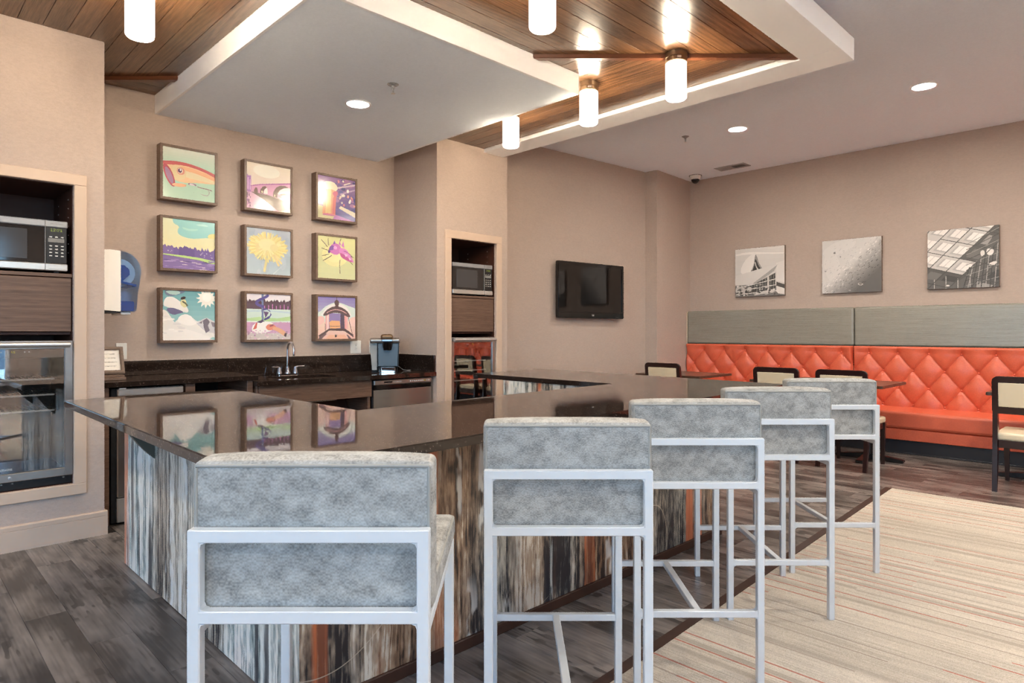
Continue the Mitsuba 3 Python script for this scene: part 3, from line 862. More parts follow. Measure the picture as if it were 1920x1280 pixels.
def niche(N, y, where, clock):
    x0, x1, z0, z1 = N
    xm = (x0 + x1) / 2
    t = thing('tall_cabinet', f'dark built-in cabinet with a brown drawer front in {where}', 'cabinet')
    part(t, 'carcass', join(cbox(x0 - .012, x0 + .004, y + .02, y + .60, z0, z1), cbox(x1 - .004, x1 + .012, y + .02, y + .60, z0, z1), cbox(x0, x1, y + .58, y + .60, z0, z1),
                            cbox(x0, x1, y + .02, y + .60, z1 - .004, z1 + .012), cbox(x0, x1, y + .02, y + .60, z0 - .012, z0 + .002)), 'dark_interior')
    part(t, 'shelf', cbox(x0 + .004, x1 - .004, y + .018, y + .58, 1.602, 1.624, .002), 'cabinet_wood')
    part(t, 'drawer_front', cbox(x0 + .004, x1 - .008, y + .022, y + .042, 1.272, 1.598, .002), 'cabinet_wood', label='brown wood drawer front')
    part(t, 'shelf', cbox(x0 + .004, x1 - .004, y + .07, y + .58, 1.252, 1.270, .002), 'dark_interior')
    pins = [cbox(x1 - .007, x1 - .0035, y + yy, y + yy + .006, 1.76 + k * .055, 1.766 + k * .055, .0005) for k in range(7) for yy in (.12, .42)]
    part(t, 'shelf_pins', join(*pins), 'steel')
    # microwave
    t = thing('microwave', f'stainless microwave with a black door on the shelf of {where}', 'microwave')
    a, b, m0, m1, my = x0 + .038, x1 - .026, 1.634, 1.940, y + .022
    part(t, 'body', cbox(a + .004, b - .002, my + .03, my + .40, m0 + .004, m1 - .004), 'black_plastic')
    ds = b - .115
    d = part(t, 'door', cbox(a, ds, my, my + .032, m0 + .048, m1 - .040, .003), 'door_glass_black')
    part(d, 'window', cbox(a + .055, ds - .085, my - .0012, my + .01, m0 + .068, m1 - .062, .001), 'door_window', label='grey door window')
    part(t, 'top_strip', cbox(a, b, my - .005, my + .03, m1 - .041, m1, .005), 'sprinkler_metal')
    part(t, 'bottom_strip', cbox(a, b, my - .007, my + .03, m0 + .004, m0 + .048, .005), 'steel_light')
    part(t, 'seam', cbox(ds - .001, ds + .003, my - .0085, my + .01, m0 + .004, m1, .0005), 'grey_ink')
    k = part(t, 'keypad', cbox(ds + .004, b - .004, my, my + .032, m0 + .048, m1 - .040, .003), 'black_plastic')
    part(k, 'clock', text_xz(clock, .016, (ds + b) / 2, my - .0001, m1 - .064), 'led_green')
    part(k, 'program_area', cbox(ds + .016, b - .018, my - .0006, my + .002, m1 - .130, m1 - .106, .0003), 'grey_ink')
    keys = []
    for r in range(5):
        for cc in range(3):
            kx, kz = ds + .029 + cc * .029, m1 - (.098 if r == 0 else .132 + r * .020)
            keys.append(cbox(kx - .007, kx + .007, my - .0006, my + .002, kz - .003, kz + .003, .0003))
    for q in keys:
        part(k, 'key', q, 'white_ink')
    part(t, 'door_button', cbox(ds + .014, b - .012, my - .0095, my - .004, m0 + .014, m0 + .038, .002), 'steel_light')
    part(t, 'lettering', text_xz('FRIGIDAIRE', .008, (ds + b) / 2, my - .0051, m1 - .024), 'grey_ink')
    for fx in (a + .05, b - .05):
        part(t, 'foot', cbox(fx - .015, fx + .015, my + .04, my + .07, m0 - .010, m0 + .006), 'black_plastic')
    # wine cooler
    t = thing('wine_cooler', f'stainless framed glass door wine cooler in the bottom of {where}', 'wine cooler')
    a, b, f0, f1, fy = x0 + .006, x1 - .002, .400, 1.218, y + .004
    part(t, 'cabinet', join(cbox(a + .004, a + .024, fy + .045, fy + .56, .36, f1 - .02), cbox(b - .024, b - .004, fy + .045, fy + .56, .36, f1 - .02), cbox(a, b, fy + .54, fy + .56, .36, f1 - .02),
                            cbox(a + .004, b - .004, fy + .045, fy + .56, f1 - .07, f1 - .02), cbox(a + .004, b - .004, fy + .045, fy + .56, .36, f0 + .03)), 'black_plastic')
    st = [('side_stile', (a, a + .042, fy, fy + .036, f0, f1)), ('side_stile', (b - .042, b, fy, fy + .036, f0, f1)), ('bottom_rail', (a + .041, b - .041, fy, fy + .036, f0, f0 + .048)), ('top_rail', (a + .041, b - .041, fy + .002, fy + .036, f1 - .05, f1))]
    for nm, q in st:
        part(t, nm, cbox(*q, .003), 'steel')
    gl = cbox(a + .040, b - .040, fy + .012, fy + .013, f0 + .046, f1 - .046, .0001)
    pl = trimesh.Trimesh([[a + .040, fy + .012, f0 + .046], [b - .040, fy + .012, f0 + .046], [b - .040, fy + .012, f1 - .046], [a + .040, fy + .012, f1 - .046]], [[0, 1, 2], [0, 2, 3]], process=False)
    part(t, 'pane', pl, 'fridge_glass', label='dark reflective glass')
    part(t, 'handle', tube([[a + .02, fy - .028, f1 - .024], [b - .02, fy - .028, f1 - .024]], .017, 18), 'steel_light', 50)
    part(t, 'handle_post', cbox(a + .05, a + .07, fy - .028, fy + .004, f1 - .034, f1 - .014), 'steel')
    part(t, 'handle_post', cbox(b - .07, b - .05, fy - .028, fy + .004, f1 - .034, f1 - .014), 'steel')
    part(t, 'control_bar', cbox(a + .042, b - .042, fy + .014, fy + .05, f1 - .105, f1 - .048), 'black_plastic')
    part(t, 'display', text_xz('41', .013, xm, fy + .0115, f1 - .072), 'led_yellow')
    part(t, 'indicator', join(*[cbox(xm + dx - .003, xm + dx + .003, fy + .0105, fy + .0118, f1 - .069, f1 - .063, .0003) for dx in (-.075, -.055, .055, .075)]), 'white_ink')
    for k, zz in enumerate((.985, .890, .795)):
        sh = part(t, 'shelf', join(*[tube([[a + .03 + i * .03, fy + .07, zz], [a + .03 + i * .03, fy + .5, zz]], .002, 5) for i in range(int((b - a - .05) / .03))]), 'steel')
        part(sh, 'shelf_front', cbox(a + .028, b - .085, fy + .052, fy + .07, zz - .004, zz + .006, .001), 'white_plastic', label='white shelf edge')
    part(t, 'lettering', text_xz('FRIGIDAIRE', .011, a + .24, fy + .0116, f0 + .066), 'white_ink')
    part(t, 'lock', at(lathe([(0, 0), (.009, 0), (.009, .003), (0, .004)], 16), a + .27, fy + .001, f0 + .024, 0, math.pi / 2), 'chrome', 30)
    part(t, 'toe_grille', cbox(a + .002, b - .002, fy + .03, fy + .05, .346, .397, .002), 'black_plastic')
    for dx in (.235, .285, -.045):
        part(t, 'screw', cbox((a if dx > 0 else b) + dx - .005, (a if dx > 0 else b) + dx + .005, fy + .022, fy + .031, .383, .390, .001), 'steel')


mat('led_yellow', C(215, 200, 50), rough=0.4)
niche(N1, LY, 'the left niche', '12:21')
niche(N2, PY, 'the pier niche', '12:21')

# ================================================================== FRAMED PRINTS
UNIT = sbox(0, 0, 1, 1)


def chaikin(pts, n=3, closed=True):
    p = np.array(pts, float)
    for _ in range(n):
        q = np.roll(p, -1, 0) if closed else p[1:]
        a = p if closed else p[:-1]
        p = np.stack([a * .75 + q * .25, a * .25 + q * .75], 1).reshape(-1, 2)
    return p


def blob(*pts):
    return Polygon(chaikin(pts)).buffer(0)


def poly(*pts):
    return Polygon(pts).buffer(0)


def line(w, *pts, smooth=2):
    p = chaikin(pts, smooth, False) if smooth and len(pts) > 2 else pts
    return LineString(p).buffer(w / 2, cap_style=1, quad_segs=3)


def ell(x, y, a, b, rot=0):
    return affinity.rotate(affinity.scale(Point(x, y).buffer(1, quad_segs=10), a, b), rot, origin=(x, y))


def ragged(x0, x1, y0, h, n, seed, base=0):
    r = np.random.default_rng(seed)
    xs = np.linspace(x0, x1, n)
    ys = y0 + h * r.random(n)
    return Polygon([(x0, base)] + list(zip(xs, ys)) + [(x1, base)]).buffer(0)


def specks(n, area_, r0, r1, cols, seed, ax=1.0, ay=1.0, rot=0):
    r = np.random.default_rng(seed)
    x0, y0, x1, y1 = area_
    return [(affinity.rotate(affinity.scale(Point(r.uniform(x0, x1), r.uniform(y0, y1)).buffer(r.uniform(r0, r1), quad_segs=2), ax, ay), rot), cols[int(r.integers(len(cols)))]) for _ in range(n)]


def bands(y0, y1, c0, c1, n=10):
    return [(sbox(0, y0 + (y1 - y0) * i / n, 1, y0 + (y1 - y0) * (i + 1) / n + .002), tuple(np.array(c0) + (np.array(c1) - np.array(c0)) * (i + .5) / n)) for i in range(n)]


def print_mesh(layers, to3d):
    """flat coloured shapes (lowest first) as one flat sheet with one colour per shape"""
    covered, V, Fc, Cc, n = Polygon(), [], [], [], 0
    for g, col in reversed(layers):
        g = g.intersection(UNIT)
        vis = g.difference(covered)
        covered = covered.union(g)
        grey = .35 * col[0] + .45 * col[1] + .2 * col[2]
        lin = C(*[min(250, (c_ * .74 + grey * .26) * .95 + 8) for c_ in col])
        for q in getattr(vis, 'geoms', [vis]):
            if not isinstance(q, Polygon) or q.area < 2e-6:
                continue
            v, f = trimesh.creation.triangulate_polygon(q, engine='earcut')
            V.append(v)
            Fc.append(np.asarray(f) + n)
            Cc.append(np.tile(lin, (len(v), 1)))
            n += len(v)
    V = np.vstack(V)
    Fc = np.vstack(Fc)
    P3 = to3d(V)
    return trimesh.Trimesh(P3, Fc, process=False), np.vstack(Cc)


def art_lure():
    mint, mint2 = (176, 214, 184), (222, 226, 206)
    L = bands(0, 1, mint, mint) + bands(.62, 1.0, mint, mint2, 8)
    L += [(blob((-.2, .66), (0, .70), (.25, .735), (.5, .725), (.8, .66), (1.15, .55), (1.15, .40), (.9, .38), (.6, .36), (.4, .32), (.2, .36), (.1, .5)), (244, 196, 140)),
          (blob((-.2, .66), (0, .71), (.25, .745), (.5, .735), (.8, .67), (1.15, .54), (1.15, .46), (.85, .59), (.55, .665), (.3, .68), (.08, .64)), (222, 92, 92)),
          (blob((.3, .66), (.6, .64), (.95, .55), (1.15, .46), (1.15, .42), (.8, .50), (.5, .56), (.35, .6)), (250, 176, 120)),
          (blob((.30, .58), (.6, .56), (.9, .48), (1.1, .42), (1.1, .38), (.7, .42), (.4, .44)), (240, 214, 164)),
          (blob((.16, .64), (.3, .66), (.43, .6), (.45, .48), (.38, .38), (.25, .36), (.2, .42)), (238, 206, 150)),
          (ell(.12, .44, .075, .235, 22), (206, 72, 92)), (ell(.12, .44, .05, .17, 22), (170, 120, 160)),
          (blob((.2, .30), (.45, .31), (.44, .255), (.3, .225), (.16, .25)), (246, 178, 128)),
          (ell(.335, .555, .075, .075), (236, 140, 120)), (ell(.325, .56, .05, .052), (250, 226, 196)), (ell(.32, .56, .038, .042), (120, 70, 110)), (ell(.33, .575, .014, .016), (245, 235, 235)),
          (line(.03, (.45, .31), (.56, .335), (.66, .30)), (150, 100, 130)), (line(.014, (.6, .30), (.75, .27), (.88, .265), (.97, .23)), (150, 96, 110)),
          (line(.012, (.85, .265), (.90, .20), (.86, .13), (.78, .13), (.70, .155)), (170, 150, 150)), (ell(.55, .315, .05, .018, -5), (222, 200, 205))]
    return L


def art_bridge():
    pink, deep, brown = (222, 152, 188), (186, 96, 168), (122, 92, 84)
    L = bands(.3, 1, (240, 214, 204), (252, 236, 208), 10) + [(sbox(0, 0, 1, .42), (226, 176, 190))]
    L += [(ell(.45, .85, .30, .14), (255, 247, 226)),
          (poly((0, .33), (0, .72), (.03, .74), (.03, .70), (.10, .71), (.10, .5), (.14, .46), (.14, .33)), (170, 104, 180)),
          (poly((.02, .4), (.02, .66), (.05, .66), (.05, .4)), (226, 178, 220)), (poly((.07, .4), (.07, .62), (.09, .62), (.09, .4)), (226, 178, 220)),
          (poly((.10, .50), (.3, .545), (.6, .60), (1, .665), (1, .30), (.10, .36)), pink),
          (poly((.10, .50), (.3, .555), (.6, .61), (1, .68), (1, .65), (.6, .585), (.3, .53), (.10, .48)), deep),
          (poly((.16, .36), (.17, .42), (.20, .47), (.235, .46), (.25, .40), (.25, .35)), brown),
          (poly((.30, .36), (.31, .44), (.36, .51), (.42, .53), (.455, .50), (.40, .46), (.375, .40), (.375, .345)), brown),
          (poly((.59, .32), (.60, .42), (.66, .53), (.76, .59), (.88, .60), (.96, .57), (.84, .55), (.74, .48), (.70, .40), (.69, .31)), brown),
          (poly((.375, .36), (.40, .45), (.455, .50), (.47, .42), (.47, .36)), (246, 232, 222)), (poly((.69, .40), (.76, .49), (.88, .555), (.98, .565), (1, .55), (1, .40)), (250, 238, 228)),
          (poly((.70, .36), (1, .44), (1, .32), (.8, .30)), (196, 120, 150)), (line(.03, (.72, .37), (.85, .41), (1, .40)), (110, 80, 84)),
          (ell(.345, .39, .015, .03), (252, 226, 190)), (ell(.63, .35, .015, .025), (252, 226, 190)),
          (poly((.12, .36), (.5, .335), (1, .22), (1, 0), (.70, .02), (.4, .22), (.12, .345)), (112, 86, 80)),
          (poly((0, .36), (.12, .35), (.4, .22), (.72, .0), (0, 0)), (226, 170, 196)), (poly((.72, .0), (1, .09), (1, 0)), (236, 226, 170)),
          (poly((.15, .06), (.3, .14), (.5, .10), (.6, 0), (.2, 0)), (238, 196, 190))]
    L += specks(26, (0, .02, .09, .33), .008, .022, [(150, 92, 150), (196, 130, 176), (124, 84, 110)], 3, 1, 1.5)
    return L


def art_glass():
    L = bands(0, 1, (96, 84, 150), (160, 112, 170), 6)
    L += specks(40, (.35, .2, 1, 1), .015, .05, [(120, 96, 168), (84, 78, 140), (178, 120, 170), (104, 100, 170)], 5, 1.6, 1)
    L += [(poly((0, 0), (.55, 0), (.3, .25), (0, .30)), (206, 196, 140)), (poly((.45, .12), (1, .0), (1, 0), (.4, 0)), (176, 100, 170)),
          (poly((.55, .28), (1, .10), (1, .22), (.6, .34)), (222, 206, 172)), (line(.035, (.45, .74), (1, .90), smooth=0), (216, 190, 206)), (line(.03, (.6, .62), (1, .78), smooth=0), (196, 160, 196)),
          (line(.03, (.70, .86), (.86, .93), smooth=0), (240, 226, 210))]
    L += specks(16, (.52, .3, .98, .95), .018, .035, [(244, 226, 196), (240, 170, 150), (250, 240, 220), (226, 130, 140)], 8, 1, 1.3)
    L += [(poly((.12, .10), (.18, .76), (.50, .78), (.46, .10)), (236, 156, 110)), (poly((.20, .12), (.24, .74), (.36, .75), (.34, .12)), (250, 206, 130)),
          (poly((.38, .12), (.40, .5), (.49, .66), (.46, .12)), (226, 112, 110)), (blob((.14, .74), (.16, .86), (.3, .90), (.46, .87), (.54, .76), (.48, .66), (.36, .72), (.24, .68)), (236, 222, 186)),
          (blob((.36, .62), (.5, .70), (.54, .62), (.46, .52)), (222, 96, 128)), (ell(.29, .10, .16, .03), (226, 120, 130)), (sbox(.14, .07, .46, .10), (200, 110, 150))]
    return L


def art_park():
    L = bands(.35, 1, (238, 226, 160), (224, 226, 178), 8)
    L += [(blob((.18, .98), (.2, .9), (.32, .86), (.26, .74), (.34, .66), (.55, .62), (.75, .66), (1.1, .70), (1.1, 1.1), (.2, 1.1)), (142, 212, 204)),
          (blob((.34, .86), (.5, .82), (.7, .84), (.6, .78), (.4, .79)), (166, 222, 206)), (blob((.6, .93), (.8, .95), (.9, .91), (.7, .90)), (176, 226, 212)),
          (blob((.84, .70), (.9, .76), (1.05, .78), (1.05, .68), (.9, .66)), (232, 222, 130)),
          (ragged(-.02, 1.02, .38, .09, 46, 11, .18), (122, 96, 168)), (ragged(-.02, .2, .42, .06, 8, 4, .25), (132, 104, 172)), (ragged(.3, .6, .40, .08, 12, 6, .25), (112, 88, 160)),
          (poly((0, .27), (.3, .24), (.7, .20), (1, .13), (1, .20), (.7, .25), (.4, .275), (0, .29)), (186, 220, 120)),
          (sbox(0, 0, 1, .13), (142, 116, 184)), (poly((0, .26), (.3, .24), (.7, .19), (1, .12), (1, 0), (0, 0)), (136, 108, 178))]
    L += specks(30, (0, 0, 1, .2), .01, .03, [(168, 140, 200), (112, 90, 160), (206, 186, 206), (150, 120, 190)], 12, 3.2, .5)
    L += specks(14, (.1, .26, .95, .36), .006, .012, [(204, 190, 220), (226, 220, 226)], 13)
    return L


def art_dandelion():
    L = bands(0, 1, (172, 190, 196), (176, 184, 196), 6)
    L += specks(14, (0, 0, 1, 1), .04, .10, [(168, 184, 192), (184, 196, 204), (164, 178, 190)], 21, 1, 2)
    L += [(line(.016, (.58, .0), (.85, .25), smooth=0), (196, 206, 206)), (line(.055, (.385, 0), (.42, .2), (.47, .42)), (232, 214, 138))]
    r = np.random.default_rng(22)
    for i in range(64):
        a = math.pi * 2 * i / 64 + r.uniform(-.04, .04)
        ln = r.uniform(.36, .46) * (1.0 if math.sin(a) > -.3 else .98)
        cx, cy = .47 + .02 * math.cos(a), .60
        ex, ey = cx + ln * math.cos(a) * 1.0, cy + ln * .72 * math.sin(a)
        L.append((line(r.uniform(.028, .045), (cx, cy), (ex, ey), smooth=0), [(246, 226, 128), (250, 236, 150), (240, 214, 120)][i % 3]))
    for i in range(40):
        a = r.uniform(0, 2 * math.pi)
        ln = r.uniform(.2, .33)
        L.append((line(.035, (.47, .62), (.47 + ln * math.cos(a), .62 + ln * .7 * math.sin(a)), smooth=0), [(252, 240, 164), (246, 222, 140)][i % 2]))
    L += [(ell(.46, .66, .19, .13), (252, 240, 168)), (ell(.62, .60, .10, .08), (246, 226, 146)), (line(.05, (.62, .42), (.72, .22), smooth=0), (240, 212, 136)), (line(.05, (.66, .42), (.78, .27), smooth=0), (246, 224, 150))]
    return L


def art_mosquito():
    L = bands(0, 1, (206, 208, 148), (226, 220, 140), 8) + [(ell(.45, .55, .34, .26), (240, 230, 150)), (ell(.42, .55, .2, .16), (250, 238, 160))]
    leg, pk, vi = (110, 86, 78), (216, 110, 190), (140, 84, 180)
    for q in (((.36, .66), (.22, .67), (.04, .73)), ((.34, .60), (.2, .54), (.06, .52)), ((.40, .58), (.3, .5), (.05, .36)), ((.60, .52), (.57, .36), (.60, .0)), ((.72, .56), (.85, .44), (.97, .33)),
              ((.3, .7), (.18, .82), (.05, .95)), ((.30, .73), (.27, .86), (.27, .99)), ((.78, .60), (.9, .56), (.98, .54)), ((.55, .8), (.59, .92), (.62, 1))):
        L.append((line(.014, *q), leg))
    L += [(blob((.28, .66), (.34, .80), (.48, .86), (.60, .80), (.62, .66), (.50, .56), (.36, .60)), pk), (blob((.27, .66), (.33, .78), (.44, .80), (.42, .68)), vi),
          (blob((.26, .64), (.30, .68), (.34, .64), (.30, .58)), (108, 66, 150)), (poly((.40, .82), (.44, .92), (.47, .84)), vi), (poly((.62, .80), (.68, .92), (.70, .76)), pk), (poly((.56, .82), (.58, .93), (.61, .82)), pk),
          (blob((.56, .76), (.75, .74), (.86, .60), (.98, .42), (.90, .42), (.70, .50), (.56, .60)), (226, 126, 200)), (blob((.56, .64), (.70, .60), (.84, .50), (.96, .42), (.80, .44), (.62, .52)), (206, 84, 150)),
          (line(.012, (.6, .7), (.8, .66), (.97, .52)), (150, 76, 130)), (poly((.7, .62), (.8, .60), (.74, .54)), (246, 190, 220)), (poly((.82, .54), (.9, .50), (.84, .46)), (250, 200, 220)), (ell(.46, .74, .05, .04), (238, 160, 216))]
    return L


def art_snow():
    L = bands(0, 1, (168, 214, 210), (96, 172, 180), 10)
    L += [(blob((.0, 1.0), (.1, .86), (.3, .92), (.45, .98), (.3, 1.05)), (108, 128, 160)), (blob((.04, .96), (.2, .9), (.34, .94), (.3, 1.0), (.1, 1.0)), (168, 206, 200)),
          (blob((.0, .7), (.05, .86), (.18, .88), (.3, .8), (.44, .70), (.5, .58), (.42, .55), (.25, .62), (.08, .66)), (238, 232, 224)),
          (blob((.06, .64), (.2, .66), (.42, .56), (.3, .54), (.2, .5), (.1, .56)), (110, 104, 150)),
          (blob((.32, .72), (.34, .82), (.42, .84), (.46, .72), (.42, .64)), (222, 214, 150)), (ell(.38, .85, .05, .03, 20), (70, 60, 60)), (line(.03, (.34, .8), (.44, .74), (.47, .68)), (96, 100, 80))]
    r = np.random.default_rng(31)
    sun = [(.84 + (.21 if i % 2 else .13) * math.cos(i * math.pi / 13) * r.uniform(.9, 1.1), .86 + (.21 if i % 2 else .13) * math.sin(i * math.pi / 13) * r.uniform(.9, 1.1)) for i in range(26)]
    L += [(Polygon(sun).buffer(0), (246, 240, 226)), (ell(.84, .88, .09, .09), (255, 250, 238))]
    L += [(poly((0, .62), (.08, .58), (.22, .36), (.32, .46), (.4, .5), (.52, .5), (.6, .42), (.66, .38), (.8, .44), (.95, .40), (1, .36), (1, 0), (0, 0)), (236, 230, 222)),
          (blob((.26, .36), (.3, .48), (.42, .54), (.52, .5), (.58, .4), (.66, .34), (.5, .28)), (246, 240, 232)),
          (poly((.64, .34), (.74, .42), (.84, .46), (.96, .40), (1, .38), (1, .14), (.86, .16), (.76, .22)), (206, 202, 206)),
          (poly((.76, .40), (.84, .45), (.90, .38), (.86, .3), (.9, .2), (.82, .14), (.78, .26)), (120, 110, 126)), (poly((.92, .38), (1, .36), (1, .26), (.95, .28)), (140, 128, 140)), (poly((.68, .35), (.76, .40), (.74, .34)), (130, 120, 130)),
          (poly((0, 0), (0, .2), (.4, .24), (.7, .14), (1, .02), (1, 0)), (244, 236, 228)), (poly((.95, .06), (1, .05), (1, 0), (.9, .02)), (150, 204, 200))]
    L += specks(10, (0, .1, .6, .5), .02, .05, [(226, 220, 216), (250, 244, 236)], 33, 1.8, .5)
    return L


def art_auger():
    L = bands(.3, 1, (214, 222, 214), (226, 214, 222), 6)
    L += [(ragged(-.02, 1.02, .82, .07, 40, 41, .66), (96, 72, 84)), (sbox(0, .66, 1, .80), (100, 76, 90))]
    L += [(line(.018, (.4 + .09 * i, .67), (.4 + .09 * i, .74 + .02 * (i % 3)), smooth=0), (206, 110, 190)) for i in range(7)]
    L += [(sbox(.0, .40, 1, .67), (198, 220, 206)), (poly((0, .46), (.3, .5), (.7, .47), (1, .52), (1, .42), (.5, .40), (0, .41)), (176, 214, 140)), (poly((0, .60), (.5, .62), (1, .58), (1, .62), (.5, .65), (0, .64)), (180, 206, 214)),
          (sbox(0, 0, 1, .38), (214, 150, 190)), (ragged(-.02, 1.02, .30, .10, 24, 43, .0), (206, 146, 186)), (blob((.1, .2), (.16, .36), (.4, .40), (.6, .38), (.62, .24), (.5, .16), (.2, .14)), (240, 232, 226)), (sbox(0, 0, 1, .14), (202, 188, 184))]
    L += specks(70, (0, 0, 1, .2), .006, .02, [(190, 168, 166), (226, 210, 206), (176, 130, 160), (222, 160, 196)], 44, 1.3, 1)
    L += [(line(.045, (.355, 1), (.355, .42), smooth=0), (112, 128, 170)), (line(.06, (.5, .99), (.42, .93), (.26, .86), (.2, .79), (.3, .74), (.4, .72)), (92, 80, 158)),
          (poly((.36, .64), (.46, .66), (.54, .60), (.52, .53), (.38, .45), (.40, .42), (.5, .46), (.56, .55), (.52, .64), (.44, .69), (.36, .68)), (84, 74, 150)), (poly((.38, .62), (.5, .60), (.42, .48)), (110, 80, 130)),
          (poly((.22, .38), (.36, .44), (.42, .36), (.38, .40), (.32, .36)), (90, 74, 110)), (poly((.14, .22), (.22, .38), (.24, .36), (.22, .24)), (222, 92, 80)),
          (blob((.42, .28), (.48, .34), (.60, .34), (.68, .27), (.56, .20), (.46, .21)), (236, 128, 100)), (ell(.56, .31, .05, .02, 20), (170, 76, 90)), (blob((.58, .28), (.7, .28), (.88, .18), (.92, .08), (.86, .06), (.7, .18), (.58, .22)), (236, 166, 122)),
          (poly((.86, .14), (.92, .14), (.90, .06), (.85, .07)), (96, 76, 80))]
    return L


def art_lighthouse():
    dk, pk = (100, 76, 76), (240, 172, 166)
    L = bands(.3, 1, (196, 206, 200), (140, 122, 196), 10) + bands(0, .45, (244, 184, 170), (240, 206, 180), 6)
    L += [(blob((-.1, .64), (.05, .62), (.2, .78), (.5, .90), (.8, .80), (1.1, .72), (1.1, .4), (-.1, .4)), (214, 226, 214)), (blob((-.1, .5), (.15, .56), (.2, .4), (0, .3)), (246, 190, 178)), (blob((.8, .5), (1.1, .56), (1.1, .3), (.84, .3)), (248, 200, 184)),
          (poly((.20, .24), (.20, .60), (.80, .58), (.80, .24)), pk), (poly((.30, .24), (.30, .62), (.68, .60), (.68, .24)), (150, 126, 190)), (poly((.32, .24), (.30, .40), (.36, .44), (.58, .43), (.60, .26)), (244, 170, 110)),
          (poly((.60, .24), (.60, .60), (.70, .60), (.71, .24)), (96, 78, 100)), (sbox(.25, .2, .28, .62), (250, 214, 206)), (sbox(.72, .2, .75, .6), (244, 150, 150)),
          (blob((.06, .58), (.14, .62), (.22, .74), (.36, .82), (.50, .85), (.66, .82), (.80, .74), (.88, .60), (.90, .54), (.82, .56), (.72, .62), (.5, .68), (.28, .64), (.16, .56)), (238, 228, 222)),
          (blob((.13, .56), (.22, .68), (.36, .76), (.5, .79), (.66, .75), (.80, .66), (.88, .53), (.80, .52), (.66, .60), (.5, .63), (.34, .61), (.20, .54)), (110, 84, 86)), (line(.018, (.18, .58), (.34, .68), (.5, .71), (.66, .67), (.82, .58)), (226, 160, 160)),
          (ell(.5, .86, .06, .075), dk), (poly((.455, .80), (.46, .74), (.54, .74), (.545, .80)), dk), (line(.012, (.5, .9), (.5, 1.0), smooth=0), dk),
          (poly((.06, .04), (.3, .20), (.70, .19), (.95, .04), (.95, .10), (.72, .25), (.3, .25), (.02, .08)), dk), (line(.010, (.18, .31), (.5, .30), (.78, .32)), (130, 90, 90)), (line(.012, (.20, .2), (.20, .36), smooth=0), (120, 84, 90)), (line(.014, (.80, .56), (.94, .04), smooth=0), (128, 90, 90)),
          (poly((.2, 0), (.3, .10), (.7, .10), (.82, 0)), (244, 176, 140)), (sbox(.45, .04, .5, .10), dk), (poly((.02, .0), (.06, .06), (.2, .14), (.24, .12), (.10, .0)), (126, 96, 100)), (poly((.9, 0), (.8, .1), (.76, .1), (.82, 0)), (126, 96, 100))]
    return L


G9 = 'nine framed color prints on the kitchenette wall'
fx0, fz0 = (1.562, 2.203, 2.846), (2.288, 1.741, 1.186)
FR, FD = .424, .088
arts = [(art_lure, 'wood framed print of a red and yellow fishing lure, upper left of the nine'), (art_bridge, 'wood framed print of a pink arched stone bridge, upper middle of the nine'), (art_glass, 'wood framed purple print of a tall orange drink glass, upper right of the nine'),
        (art_park, 'wood framed print of purple trees under a turquoise sky, middle left of nine'), (art_dandelion, 'wood framed print of a big yellow dandelion on grey, center of the nine'), (art_mosquito, 'wood framed print of a pink mosquito on yellow, middle right of the nine'),
        (art_snow, 'wood framed print of a snowy mountain under a teal sky, lower left of the nine'), (art_auger, 'wood framed print of a blue ice auger over snow, lower middle of nine'), (art_lighthouse, 'wood framed print of a lighthouse lantern room, lower right of the nine')]
for i, (fn, lab) in enumerate(arts):
    x, z = fx0[i % 3], fz0[i // 3]
    t = thing('framed_print', lab, 'framed print', G9)
    yf = NORTH - FD
    b = .019
    # four mitred box sides
    for pts in ([(0, 0), (FR, 0), (FR - b, b), (b, b)], [(FR, 0), (FR, FR), (FR - b, FR - b), (FR - b, b)], [(FR, FR), (0, FR), (b, FR - b), (FR - b, FR - b)], [(0, FR), (0, 0), (b, b), (b, FR - b)]):
        m = bevel_ext(pts, 0, FD - .001, .0012)
        v = m.vertices.copy()
        m.vertices = np.stack([v[:, 0] + x, NORTH - .001 - v[:, 2], v[:, 1] + z], 1)
        part(t, 'frame_side', m, 'frame_wood')
    part(t, 'backing', cbox(x + b - .001, x + FR - b + .001, yf + .010, NORTH - .01, z + b - .001, z + FR - b + .001, .001), 'canvas_edge')
    S = FR - 2 * b
    m, cols = print_mesh(fn(), lambda V: np.stack([x + b + V[:, 0] * S, np.full(len(V), yf + .0085), z + b + V[:, 1] * S], 1))
    part(t, 'print', m, 'print_colors', color=cols)

